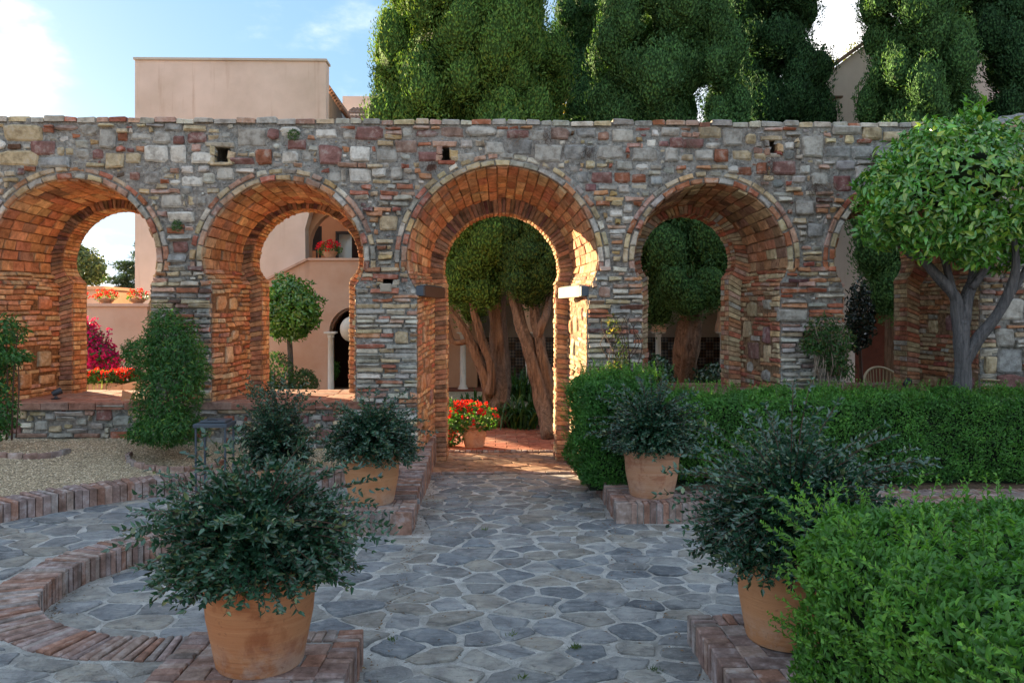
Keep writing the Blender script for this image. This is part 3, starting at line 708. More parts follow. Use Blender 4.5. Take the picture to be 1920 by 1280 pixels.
# ------------------------------------------------------------------ ground, paving, kerbs
def struct(o, kind='structure'): o['kind'] = kind; return o
CX, CY = -1.525, 4.72          # centre of the sunken round
def sheet(name, x0, x1, y0, y1, step, fz, mat, keep=None):
    nx, ny = max(1, int((x1-x0)/step)), max(1, int((y1-y0)/step))
    V = [(x0+(x1-x0)*i/nx, y0+(y1-y0)*j/ny) for j in range(ny+1) for i in range(nx+1)]
    V = [(x, y, fz(x, y)) for x, y in V]
    F = []
    for j in range(ny):
        for i in range(nx):
            a = j*(nx+1)+i
            if keep and not keep(x0+(x1-x0)*(i+.5)/nx, y0+(y1-y0)*(j+.5)/ny): continue
            F.append((a, a+1, a+nx+2, a+nx+1))
    return emit(name, V, F, mat, None, None, True, 'structure', org=Vector(((x0+x1)/2, (y0+y1)/2, 0)))
sheet('ground', -900, 900, -300, 1500, 100, lambda x, y: -.12, M['earth'])
# lime joints that the flagstones sit in
def zj(x, y):
    b = .006*nz3(x, y, 0, 3.5)+.006*nz3(x, y, 3, 11)+.003
    return b
paving = sheet('stone_path', -6, 5, .2, 9.3, .045, zj, M['joint'])

def ann(r0, r1, a0, a1, zf, name, mat, n=120, m=24):
    V = []; F = []
    for i in range(n+1):
        a = math.radians(a0+(a1-a0)*i/n)
        for j in range(m+1):
            r = r0+(r1-r0)*j/m; x, y = CX+r*math.cos(a), CY+r*math.sin(a); V.append((x, y, zf(x, y)))
    for i in range(n):
        for j in range(m): 
            am_ = a0+(a1-a0)*(i+.5)/n; ym_ = V[i*(m+1)+j][1]
            if (am_ > 84 or ym_ > 6.0) and max(V[q][0] for q in (i*(m+1)+j, (i+1)*(m+1)+j, (i+1)*(m+1)+j+1, i*(m+1)+j+1)) < -.66: F.append((i*(m+1)+j, (i+1)*(m+1)+j, (i+1)*(m+1)+j+1, i*(m+1)+j+1))
    return emit(name, V, F, mat, None, None, True, 'structure', org=Vector((CX, CY, 0)))
ann(1.16, 2.40, 58, 292, lambda x, y: .135+zj(x, y), 'upper_terrace_path', M['joint'])
def zg(x, y):
    r = math.hypot(x-CX, y-CY)
    if r < 2.5: return -.06
    k = min(1, max(0, (r-2.58)/1.3)); k = k*k*(3-2*k)
    t = .30+.14*min(1, max(0, (-1.1-x)/1.3))
    return .255+k*(t-.255)+.008*nz3(x, y, 0, 2)
gravel = sheet('gravel_ground', -8, -.93, 2.2, 8.05, .07, zg, M['gravel'], lambda x, y: math.hypot(x-CX, y-CY) > 2.38)
# loose gravel grains and fallen leaves
n = 26000
gx = RNG.uniform(-5.5, -.98, n); gy = RNG.uniform(5.0, 7.98, n); ok = np.hypot(gx-CX, gy-CY) > 2.62; gx, gy = gx[ok], gy[ok]; n = len(gx)
oct_ = np.array([(1, 0, 0), (0, 1, 0), (-1, 0, 0), (0, -1, 0), (0, 0, 1)], float)
ang = RNG.uniform(0, 2*PI, n); sz = RNG.uniform(.004, .010, n)
V = oct_[None]*sz[:, None, None]*np.stack([RNG.uniform(.7, 1.4, n), RNG.uniform(.7, 1.3, n), RNG.uniform(.5, 1, n)], 1)[:, None, :]
ca, sa = np.cos(ang)[:, None], np.sin(ang)[:, None]
V = np.stack([V[:, :, 0]*ca-V[:, :, 1]*sa, V[:, :, 0]*sa+V[:, :, 1]*ca, V[:, :, 2]], 2)
zz = np.array([zg(a, b) for a, b in zip(gx, gy)]); V += np.stack([gx, gy, zz+.001], 1)[:, None, :]
cc = np.array([(.72, .58, .40), (.62, .49, .33), (.48, .38, .26), (.76, .66, .50), (.34, .26, .18)])[RNG.choice(5, n)]*RNG.uniform(.8, 1.15, (n, 1))
g_ = emit_tpl('gravel_grains', V.reshape(-1, 3), [(0, 1, 4), (1, 2, 4), (2, 3, 4), (3, 0, 4)], 5, cc, M['pebble'], None, 'stuff')
tag(g_, 'loose pale gravel grains lying on the gravel court left of the path', 'gravel')

# flagstones: irregular polygons by half-plane clipping
def clip(poly, px, py, nx, ny):
    out_ = []
    for i in range(len(poly)):
        a, b = poly[i], poly[(i+1) % len(poly)]
        da = (a[0]-px)*nx+(a[1]-py)*ny; db = (b[0]-px)*nx+(b[1]-py)*ny
        if da <= 0: out_.append(a)
        if (da < 0 < db) or (db < 0 < da):
            t = da/(da-db); out_.append((a[0]+(b[0]-a[0])*t, a[1]+(b[1]-a[1])*t))
    return out_
pts = []
tries = 0
sc_ = 1.2      # stones a little longer across than deep
while tries < 20000:
    tries += 1
    p = (RNG.uniform(-5.5, 4.6), RNG.uniform(1.6, 9.3)); dmin = RNG.choice([.20, .17, .14, .11], p=[.35, .3, .2, .15])
    if all(((p[0]-q[0])/sc_)**2+(p[1]-q[1])**2 > (dmin*(1.18 if p[1] < 6 else .98))**2 for q in pts): pts.append(p)
PA = np.array(pts)
flagL = {}
def Q_(u, v, z=.15): p = onZ(u, v, z); return p.x, p.y
PLAT = [(-1.40, -.60, 2.3, 3.77), (-1.95, -.60, 5.99, 6.46), (.97, 2.7, 2.5, 3.96), (.97, 5.2, 6.27, 6.75)]
f_main = Pieces('flagstone', M['flag'], paving, 300, 'far_flagstones'); up_obj = bpy.data.objects['upper_terrace_path']
f_up = Pieces('flagstone', M['flag'], up_obj, 300, 'far_flagstones')
for i, p in enumerate(pts):
    d = PA-np.array(p); dd = np.hypot(d[:, 0], d[:, 1]); idx = np.argsort(dd)[1:22]
    poly = [(p[0]-.5, p[1]-.5), (p[0]+.5, p[1]-.5), (p[0]+.5, p[1]+.5), (p[0]-.5, p[1]+.5)]
    gap = RNG.uniform(.007, .031)
    for j in idx:
        q = pts[j]; nx, ny = (q[0]-p[0])/sc_**2, q[1]-p[1]; L = math.hypot(nx, ny); nx, ny = nx/L, ny/L
        poly = clip(poly, (p[0]+q[0])/2-nx*gap*RNG.uniform(.3, 1.3), (p[1]+q[1])/2-ny*gap*RNG.uniform(.3, 1.3), nx+RNG.uniform(-.09, .09), ny+RNG.uniform(-.09, .09))
        if len(poly) < 3: break
    if len(poly) < 3: continue
    x, y = p; r = math.hypot(x-CX, y-CY); aa = math.degrees(math.atan2(y-CY, x-CX)) % 360
    if any(a-.02 < x < b+.02 and c-.02 < y < d_+.02 for a, b, c, d_ in PLAT): continue
    zone = 'main'
    if 60 < aa < 88 and x < -.64 and y < 6.0 and r > .98: zone = 'main'
    elif 60 < aa < 290 and x < -.64:
        if r > 2.34: continue
        if r > 1.22: zone = 'up'
        elif r > .98: continue
    if zone == 'main' and (x < -.62 and (r > 1.0 or aa < 88 or aa > 290) and not (3.77 < y < 5.97)): continue
    if x > .98 and y > 6.2: continue
    if y > 8.28: continue
    if y < 3 and x < -.6: continue
    # round the corners, roughen
    P = []
    for k in range(len(poly)):
        a, b, c = poly[k-1], poly[k], poly[(k+1) % len(poly)]
        la, lc = math.hypot(a[0]-b[0], a[1]-b[1]), math.hypot(c[0]-b[0], c[1]-b[1])
        for (e, l) in ((a, la), (c, lc)):
            t = min(.4, RNG.uniform(.003, .013)/max(l, 1e-3)); P.append((b[0]+(e[0]-b[0])*t, b[1]+(e[1]-b[1])*t))
        nn_ = int(lc/.05)
        for w_ in range(1, nn_):
            t = w_/nn_; P.append((b[0]+(c[0]-b[0])*t+RNG.uniform(-.009, .009), b[1]+(c[1]-b[1])*t+RNG.uniform(-.009, .009)))
    P = np.array(P)
    if zone == 'up':
        rr = np.hypot(P[:, 0]-CX, P[:, 1]-CY); k = np.clip(rr, 1.255, 2.31)/rr; P = np.stack([CX+(P[:, 0]-CX)*k, CY+(P[:, 1]-CY)*k], 1)
    elif r < 1.0 and 60 < aa < 290:
        rr = np.hypot(P[:, 0]-CX, P[:, 1]-CY); k = np.clip(rr, 0, .955)/np.maximum(rr, 1e-4); P = np.stack([CX+(P[:, 0]-CX)*k, CY+(P[:, 1]-CY)*k], 1)
    area = .5*abs(np.dot(P[:, 0], np.roll(P[:, 1], 1))-np.dot(P[:, 1], np.roll(P[:, 0], 1)))
    if area < .004: continue
    c0 = P.mean(0); z0 = .135 if zone == 'up' else 0
    base = np.array(random.choice([(.25, .265, .285), (.29, .295, .30), (.19, .21, .235), (.33, .32, .30), (.265, .275, .29), (.31, .29, .26), (.23, .235, .24)]))*random.uniform(.8, 1.15)
    V, F = piece_geo(P-c0, c0, lambda s, w, h, z0=z0: np.stack([s, w, z0+h], 1), RNG.uniform(.007, .016), -.03, .009, .3)
    (f_up if zone == 'up' else f_main).add(V, F, base)
f_main.done(); f_up.done()

# kerb bricks
KC = [(.32, .21, .175), (.35, .24, .20), (.28, .19, .165), (.38, .29, .25), (.31, .235, .22), (.34, .19, .14), (.32, .27, .25)]
def kcol(): return np.clip(np.array(random.choice(KC))*random.uniform(.82, 1.15), .02, .8)
def kerb_thing(name, label, loc): return thing(name, label, 'kerb', loc)
def header_arc(parent, r0, r1, a0, a1, z0, z1, wd, most=300):
    P = Pieces('kerb_brick', M['kerb'], parent, most)
    n = int(math.radians(abs(a1-a0))*r0/wd)
    for i in range(n):
        a = math.radians(a0+(a1-a0)*(i+.5)/n); da = math.radians(abs(a1-a0))/n; rj = RNG.uniform(-.006, .006); zz = RNG.uniform(-.004, .004)
        def f(S, W, H, a=a, zz=zz, rj=rj):
            R_ = (r0+r1)/2+np.asarray(S)+rj; b = a+np.asarray(W)
            return np.stack([CX+R_*np.cos(b), CY+R_*np.sin(b), z0+zz+np.asarray(H)], 1)
        o = rect(r1-r0, 1, .0); o[:, 1] *= (da*r0-.007)/r0; o[:, 1] += RNG.uniform(-.0015, .0015, 6)
        V, F = piece_geo(o, (0, 0), f, z1-z0, -.02, .007, .02)
        # bevel by hand: the angular axis is small
        P.add(V, F, kcol())
    P.done()
k1 = kerb_thing('round_kerb', 'curved band of worn bricks stepping down round the sunken stone circle', (CX, CY, 0))
header_arc(k1, .975, 1.225, 82, 280, -.02, .150, .039)
ann(.975, 1.23, 60, 281, lambda x, y: .128, 'mortar_bed', M['joint'], 80, 2).parent = k1; o = bpy.data.objects['mortar_bed']; o.location -= Vector(k1.location); del o['kind']
k2 = kerb_thing('outer_kerb', 'raised curved brick kerb holding back the pale gravel court', (CX, CY, .1))
header_arc(k2, 2.33, 2.58, 74, 215, .08, .285, .056)
def drow(P, x0, x1, y0, y1, z0, z1, n, along='x', slope=0., zb=None):
    """a row of n bricks filling a rectangle; along = direction in which they follow each other"""
    for i in range(n):
        if along == 'x': a, b = x0+(x1-x0)*i/n, x0+(x1-x0)*(i+1)/n; cx, cy, lx, ly = (a+b)/2, (y0+y1)/2, b-a-.007, y1-y0-.005
        else: a, b = y0+(y1-y0)*i/n, y0+(y1-y0)*(i+1)/n; cx, cy, lx, ly = (x0+x1)/2, (a+b)/2, x1-x0-.005, b-a-.007
        zt = z1+slope*(cy-y0)+RNG.uniform(-.004, .004); jx = RNG.uniform(-.005, .005) if along == 'y' else 0
        V, F = piece_geo(rect(lx, ly, .05), (cx+jx, cy), lambda s, w, h: np.stack([s, w, z0+h], 1), zt-z0, -.02, .006, .015)
        P.add(V, F, kcol())
def platform(name, label, x0, x1, y0, y1, zt, edges, e=.12, sides='fblr'):
    k = thing(name, label, 'brick plinth', ((x0+x1)/2, (y0+y1)/2, 0)); P = Pieces('kerb_brick', M['kerb'], k, 300)
    w = .050
    if 'b' in sides: drow(P, x0+e, x1-e, y1-e, y1, -.01, zt, int((x1-x0-2*e)/w), 'x')
    if 'f' in sides: drow(P, x0+e, x1-e, y0, y0+e, -.01, zt, int((x1-x0-2*e)/w), 'x')
    if 'l' in sides: drow(P, x0, x0+e, y0, y1, -.01, zt, int((y1-y0)/w), 'y')
    if 'r' in sides: drow(P, x1-e, x1, y0, y1, -.01, zt, int((y1-y0)/w), 'y')
    # paviours laid flat inside
    y = y0+e; r = 0
    while y < y1-e-.03:
        x = x0+e-(.12 if r % 2 else 0)
        while x < x1-e:
            a, b = max(x, x0+e), min(x+.235, x1-e)
            if b-a > .03:
                V, F = piece_geo(rect(b-a-.006, min(.12, y1-e-y)-.006, .04), ((a+b)/2, y+min(.12, y1-e-y)/2), lambda s, w_, h: np.stack([s, w_, zt-.03+h], 1), .028+RNG.uniform(-.003, .003), -.02, .005, .06)
                P.add(V, F, kcol())
            x += .235
        y += .12; r += 1
    P.done()
    mb = MB(); mb.box(((x0+x1)/2, (y0+y1)/2, zt/2-.01), (x1-x0-.02, y1-y0-.02, zt-.008)); mb.emit('mortar_core', M['joint'], k)
    return k
platform('brick_plinth', 'low brick plinth under the large pot in the left foreground', -1.40, -.60, 2.3, 3.77, .165, '')
platform('brick_plinth', 'low brick plinth under the pot at the near end of the ramped kerb', -1.95, -.60, 5.99, 6.46, .165, '')
platform('brick_plinth', 'low brick plinth under the pot in the right foreground beside the hedge', .97, 2.7, 2.5, 3.96, .150, '')
platform('brick_plinth', 'long low brick plinth under the pot before the hedge right of the doorway', .97, 5.2, 6.27, 6.75, .165, '')
k3 = kerb_thing('ramped_kerb', 'straight ramped brick kerb rising along the left of the path to the doorway', (-.75, 7.3, 0))
P = Pieces('kerb_brick', M['kerb'], k3, 300)
drow(P, -.93, -.62, 6.47, 8.92, -.02, .175, 46, 'y', .068); P.done()
mb = MB(); V = [(-.92, 6.5, -.03), (-.635, 6.5, -.03), (-.635, 8.9, -.03), (-.92, 8.9, -.03), (-.92, 6.5, .163), (-.635, 6.5, .163), (-.635, 8.9, .325), (-.92, 8.9, .325)]
mb.add(V, [(0, 3, 2, 1), (4, 5, 6, 7), (0, 1, 5, 4), (1, 2, 6, 5), (2, 3, 7, 6), (3, 0, 4, 7)]); mb.emit('mortar_core', M['jmortar'], k3)
k4 = kerb_thing('bed_kerb', 'straight brick kerb between the path and the hedge bed on the right', (1.05, 7.3, 0))
P = Pieces('kerb_brick', M['kerb'], k4, 300); drow(P, .97, 1.19, 6.76, 7.98, -.02, .17, 22, 'y', .02); P.done()
sheet('hedge_bed', 1.15, 8, 6.74, 8.0, .12, lambda x, y: .14+.02*nz3(x, y, 0, 3), M['soil'])
sheet('near_hedge_bed', 1.35, 6, -.5, 6.27, .15, lambda x, y: .06+.02*nz3(x, y, 0, 3), M['soil'], lambda x, y: not (y > 3.5 and x < 2.2))
# threshold and floor beyond
th = emit('threshold', *grid(-.7, 1.0, 8.28, 9.62, .05, lambda x, y: (x, y, .012+.006*nz3(x, y, 0, 6)))[:2], M['jmortar'], None, None, True, 'structure')
P = Pieces('threshold_stone', M['redtile'], th, 300)
drow(P, -.66, .96, 8.285, 8.34, -.02, .030, 12, 'x')
for _ in range(420):
    pass
tp = []
for _ in range(3000):
    p = (RNG.uniform(-.66, .94), RNG.uniform(8.36, 9.5))
    if all(((p[0]-q[0])/1.5)**2+(p[1]-q[1])**2 > .15**2 for q in tp): tp.append(p)
for i, p in enumerate(tp):
    poly = [(-.66, 8.35), (.95, 8.35), (.95, 9.52), (-.66, 9.52)]
    for j, q in enumerate(tp):
        if i == j: continue
        nx, ny = (q[0]-p[0])/2.25, q[1]-p[1]; L = math.hypot(nx, ny); nx, ny = nx/L, ny/L
        poly = clip(poly, (p[0]+q[0])/2-nx*.008, (p[1]+q[1])/2-ny*.008, nx, ny)
        if len(poly) < 3: break
    if len(poly) < 3: continue
    pa = np.array(poly); c0 = pa.mean(0)
    V, F = piece_geo(pa-c0, c0, lambda s, w, h: np.stack([s, w, .012+h], 1), RNG.uniform(.008, .018), -.02, .007, .2)
    P.add(V, F, np.array(random.choice([(.36, .20, .13), (.30, .19, .13), (.40, .26, .17), (.26, .18, .14)])))
P.done()
court = sheet('courtyard_ground', -14, 16, 9.25, 40, .6, lambda x, y: .01+.006*nz3(x, y, 0, .7), M['gravel'])
rp = emit('brick_paving', *grid(-2.2, 2.6, 9.62, 13.6, .3, lambda x, y: (x, y, .030)), M['jmortar'], None, None, True, 'structure')
P = Pieces('floor_brick', M['redtile'], rp, 300, 'far_floor_bricks')
y = 9.64
drow(P, -1.2, 1.5, 9.53, 9.62, -.02, .045, 40, 'x')
r = 0
while y < 13.5:
    x = -2.2-(.14 if r % 2 else 0)
    while x < 2.5:
        V, F = piece_geo(rect(.272, .132, .03), (x+.14, y+.07), lambda s, w, h: np.stack([s, w, .03+h], 1), .012+RNG.uniform(-.002, .002), -.01, .004, .08)
        P.add(V, F, np.array(random.choice([(.38, .13, .08), (.42, .16, .10), (.34, .11, .07), (.40, .18, .12)]))); x += .28
    y += .14; r += 1
P.done()

# ------------------------------------------------------------------ foliage tools
def unit(a): return a/np.maximum(np.linalg.norm(a, axis=1)[:, None], 1e-6)
LEAF4 = [(0, 1, 2), (0, 2, 3)]
LEAF8 = [(0, 1, 6), (6, 1, 2, 7), (7, 2, 3), (0, 6, 5), (6, 7, 4, 5), (7, 3, 4)]
def leaf4(P, Dr, N, L, W, fold=.3):
    S = unit(np.cross(Dr, N)); N = unit(np.cross(S, Dr)); L = L[:, None]; W = W[:, None]
    V = np.stack([P, P+Dr*L*.45-S*W*.5+N*W*fold, P+Dr*L-N*L*.08, P+Dr*L*.45+S*W*.5+N*W*fold], 1); return V.reshape(-1, 3)
def leaf8(P, Dr, N, L, W, fold=.22, droop=.15):
    S = unit(np.cross(Dr, N)); N = unit(np.cross(S, Dr)); L = L[:, None]; W = W[:, None]
    V = np.stack([P, P+Dr*L*.28-S*W*.45+N*W*fold, P+Dr*L*.62-S*W*.34+N*(W*fold-L*droop*.4), P+Dr*L-N*L*droop,
                  P+Dr*L*.62+S*W*.34+N*(W*fold-L*droop*.4), P+Dr*L*.28+S*W*.45+N*W*fold, P+Dr*L*.3, P+Dr*L*.66-N*L*droop*.4], 1); return V.reshape(-1, 3)
def rnd(n, k=3): return RNG.normal(size=(n, k))
def cols(n, base, var=.25, tip=None, ptip=.0):
    c = np.array(base)[None]*RNG.uniform(1-var, 1+var, (n, 1))*RNG.uniform(.93, 1.07, (n, 3))
    if tip is not None:
        m = RNG.rand(n) < ptip; c[m] = np.array(tip)*RNG.uniform(.8, 1.2, (m.sum(), 1))
    return np.clip(c, .003, .9)
def ell_pts(n, c, r, depth=.35, lump=.0, seed=0):
    """points near the surface of an ellipsoid, with outward normals"""
    d = unit(rnd(n)); k = 1-depth*RNG.rand(n)**1.8
    if lump: k = k*(1+lump*np.array([noise.noise(Vector(q)*2.4+Vector((seed, 0, 0))) for q in d]))
    P = np.array(c)+d*np.array(r)*k[:, None]; N = unit(d/np.array(r)); return P, N
def foliage(name, parent, blobs, n, L, W, base, mat, tip=None, ptip=0, up=.3, spread=.7, depth=.35, lump=.2, shape=4, var=.25, kind=None, clipf=None, flat=.8):
    vol = np.array([b[1][0]*b[1][2]+b[1][0]*b[1][1] for b in blobs]); cnt = (n*vol/vol.sum()).astype(int)
    Ps, Ns = [], []
    for i, ((c, r), m) in enumerate(zip(blobs, cnt)):
        P, N = ell_pts(m, c, r, depth, lump, i*7.3)
        keep = np.ones(len(P), bool)
        for j, (c2, r2) in enumerate(blobs):
            if j != i: keep &= (((P-np.array(c2))/(np.array(r2)*.72))**2).sum(1) > 1
        Ps.append(P[keep]); Ns.append(N[keep])
    P, N = np.concatenate(Ps), np.concatenate(Ns)
    if clipf is not None: k = clipf(P); P, N = P[k], N[k]
    m = len(P); R0 = rnd(m)*spread+np.array([0, 0, up]); Dr = unit(R0-N*(R0*N).sum(1)[:, None]*flat+N*.35); Nn = unit(N+rnd(m)*.45+np.array([0, 0, .15]))
    l = L*RNG.uniform(.65, 1.25, m); w = W*RNG.uniform(.7, 1.2, m)
    V = (leaf8 if shape == 8 else leaf4)(P, Dr, Nn, l, w)
    return emit_tpl(name, V, LEAF8 if shape == 8 else LEAF4, 8 if shape == 8 else 4, cols(m, base, var, tip, ptip), mat, parent, kind)
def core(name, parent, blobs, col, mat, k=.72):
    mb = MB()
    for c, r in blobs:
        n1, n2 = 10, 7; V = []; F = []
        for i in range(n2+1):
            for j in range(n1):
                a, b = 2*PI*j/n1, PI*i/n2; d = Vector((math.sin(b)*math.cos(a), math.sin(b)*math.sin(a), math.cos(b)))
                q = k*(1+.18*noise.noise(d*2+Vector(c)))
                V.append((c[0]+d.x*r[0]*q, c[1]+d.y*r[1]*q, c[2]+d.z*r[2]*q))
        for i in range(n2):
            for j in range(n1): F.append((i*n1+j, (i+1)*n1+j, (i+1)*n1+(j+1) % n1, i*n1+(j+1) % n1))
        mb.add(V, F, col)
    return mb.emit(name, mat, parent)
def leaf_parts(parent, C, r, n, L, W, base, mat, shape=8, tip=None, ptip=0, up=-.3):
    """single leaves on the near side of a crown, each one an object sharing a few meshes"""
    variants = []
    for k in range(8):
        V = leaf8(np.zeros((1, 3)), np.array([[1., 0, 0]]), np.array([[0, 0, 1.]]), np.array([L*RNG.uniform(.8, 1.2)]), np.array([W*RNG.uniform(.85, 1.15)]))
        variants.append(mesh_from('leaf', V.tolist(), LEAF8, mat, cols(1, base, .25, tip, ptip).repeat(8, 0)))
    for i in range(n):
        while True:
            d = unit(rnd(1))[0]
            if d[1] < .25: break
        p = Vector((C[0]+d[0]*r[0], C[1]+d[1]*r[1], C[2]+d[2]*r[2]))*1.0
        o = bpy.data.objects.new('leaf', variants[i % 8]); COL.objects.link(o); o.parent = parent
        dr = Vector(unit(np.array([[d[0]*.7+RNG.normal()*.5, d[1]*.7+RNG.normal()*.4, d[2]*.4+up+RNG.normal()*.4]]))[0])
        q = dr.to_track_quat('X', 'Z'); o.rotation_euler = q.to_euler(); o.location = p-WL[parent.name]

def shrub(parent, c, rx, rz, n, L, base, mat, tw, long_=.12, seed=1, shape=4, lo=-.3, dz=.0, tip=None, ptip=0, width=.42, cupz=.0):
    """bush of arching stems with paired leaves; c = crown base centre"""
    c = np.array(c, float); th = RNG.uniform(0, 2*PI, n); mu = RNG.uniform(lo, 1, n)        # mu = cos of polar angle
    s = np.sqrt(np.maximum(0, 1-mu**2)); d = np.stack([np.cos(th)*s, np.sin(th)*s, mu], 1)
    ln = RNG.uniform(.55, 1.0, n); m_ = (RNG.rand(n) < long_) & (mu > .15); ln[m_] = RNG.uniform(1.05, 1.5, m_.sum())
    lm = 1+.16*np.array([noise.noise(Vector(q)*2.2+Vector((seed*3.1, 0, 0))) for q in d])
    end = c+d*np.array([rx, rx, rz])*(ln*lm)[:, None]
    ctl = c+d*np.array([rx*.35, rx*.35, rz*.2])+np.array([0, 0, 1])*(rz*.55*ln)[:, None]*(mu[:, None]*.4+.6)
    k = 26; t = np.linspace(.22, 1, k)[None, :, None]
    B = c[None, None]*(1-t)**2+2*ctl[:, None]*t*(1-t)+end[:, None]*t*t
    Tn = unit((2*(1-t)*(ctl-c)[:, None]+2*t*(end-ctl)[:, None]).reshape(-1, 3)).reshape(n, k, 3)
    P = B.reshape(-1, 3); Tf = Tn.reshape(-1, 3); m = len(P)
    keep = RNG.rand(m) < np.tile(np.linspace(.45, 1, k), n); P, Tf = P[keep], Tf[keep]; m = len(P)
    P2, T2_, sg = np.concatenate([P, P]), np.concatenate([Tf, Tf]), np.concatenate([np.ones(m), -np.ones(m)])
    side = unit(np.cross(T2_, unit(rnd(2*m)+np.array([0, 0, 1.5]))))*sg[:, None]
    Dr = unit(side*.8+T2_*.65+rnd(2*m)*.18); Nn = unit(np.cross(side, T2_)*sg[:, None]*-1+rnd(2*m)*.35+np.array([0, 0, .6]))
    l = L*RNG.uniform(.55, 1.2, 2*m); V = (leaf8 if shape == 8 else leaf4)(P2, Dr, Nn, l, l*width)
    emit_tpl('foliage', V, LEAF8 if shape == 8 else LEAF4, shape, cols(2*m, base, .3, tip, ptip), mat, parent)
    mb = MB(); idx = np.where(ln > .8)[0][:int(n*.45)]
    for i in idx: mb.tube([B[i, 0], B[i, 8], B[i, 16], B[i, 25]], [.0032*rx/.4+.001, .0026, .002, .0012], 4, (.1, .05, .04), 0, 2)
    mb.emit('twigs', tw, parent, kind='stuff')

# ------------------------------------------------------------------ potted shrubs in the forecourt
def pot(parent, c, rt, rb, h, mat, band=.055):
    mb = MB(); t = .02
    pr = [(rb*.96, 0), (rb, .012), (rb+(rt-rb)*.5+.006, h*.5), (rt-.016, h-band-.012), (rt-.013, h-band-.004), (rt-.004, h-band), (rt, h-band+.01), (rt+.004, h-.02), (rt+.001, h-.006), (rt-.006, h), (rt-t, h), (rt-t-.006, h-.03), (rb*.9, h-.12)]
    mb.lathe(pr, (c[0], c[1], c[2]), 56)
    o = mb.emit('clay_pot', mat, parent, smooth=True, org=Vector(c))
    mb = MB(); n = 24; V = [(c[0], c[1], c[2]+h-.055)]+[(c[0]+(rt-.022)*math.cos(2*PI*k/n), c[1]+(rt-.022)*math.sin(2*PI*k/n), c[2]+h-.06) for k in range(n)]
    mb.add(V, [(0, 1+k, 1+(k+1) % n) for k in range(n)]); mb.emit('potting_soil', M['soil'], parent)
    return o
DKG = (.027, .088, .048)
M['tc1'] = m_terracotta('terracotta_mottled', (.46, .19, .085), (.53, .25, .12), (.30, .095, .04)); M['tc2'] = m_terracotta('terracotta_plain', (.50, .235, .11), (.55, .28, .14), (.46, .20, .09)); M['tc3'] = m_terracotta('terracotta_weathered', (.50, .24, .13), (.56, .33, .21), (.36, .14, .08), 1.6)
def potted(label, base, rt, rb, h, mat, rx, rz, n, L, off=(0, 0), seed=1, **k):
    k.setdefault('width', .5); t = thing('potted_shrub', label, 'potted plant', base, 'terracotta pots of dark leaved shrubs round the path')
    pot(t, base, rt, rb, h, mat)
    shrub(t, (base[0]+off[0], base[1]+off[1], base[2]+h+.0), rx, rz, n, L, DKG, M['gloss'], M['twig'], seed=seed, tip=(.12, .17, .07), ptip=.08, **k)
    return t
bA = onZ(488, 1240, .165); bB = onZ(697, 940, .165); bC = onZ(518, 868, .34); bD = onZ(1222, 927, .165); bE = onZ(1474, 1195, .15)
potted('largest foreground pot of mottled terracotta with a wide dark leafy shrub, on the left plinth', (bA.x, bA.y, .166), .248, .180, .43, M['tc1'], .44, .38, 1350, .034, seed=2, shape=8, off=(-.02, 0), lo=-.22, long_=.12)
potted('buff terracotta pot with a round dark shrub beside the ramped kerb', (bB.x, bB.y, .166), .235, .175, .41, M['tc2'], .40, .34, 800, .034, seed=5)
potted('weathered clay pot with an upright wispy shrub on the gravel under the second arch', (bC.x, bC.y, zg(bC.x, bC.y)+.001), .20, .15, .37, M['tc3'], .34, .60, 520, .034, seed=9, long_=.3, lo=.0)
potted('chalky terracotta pot with a loose dark shrub before the hedge right of the doorway', (bD.x, bD.y, .166), .240, .180, .385, M['tc3'], .41, .43, 760, .034, seed=14, long_=.2, lo=-.1)
potted('smooth tan terracotta pot with a tall dark shrub half hidden by the front hedge', (bE.x, bE.y, .151), .235, .180, .41, M['tc2'], .46, .50, 1350, .034, seed=23, shape=8, off=(.02, 0), long_=.14, lo=-.18)

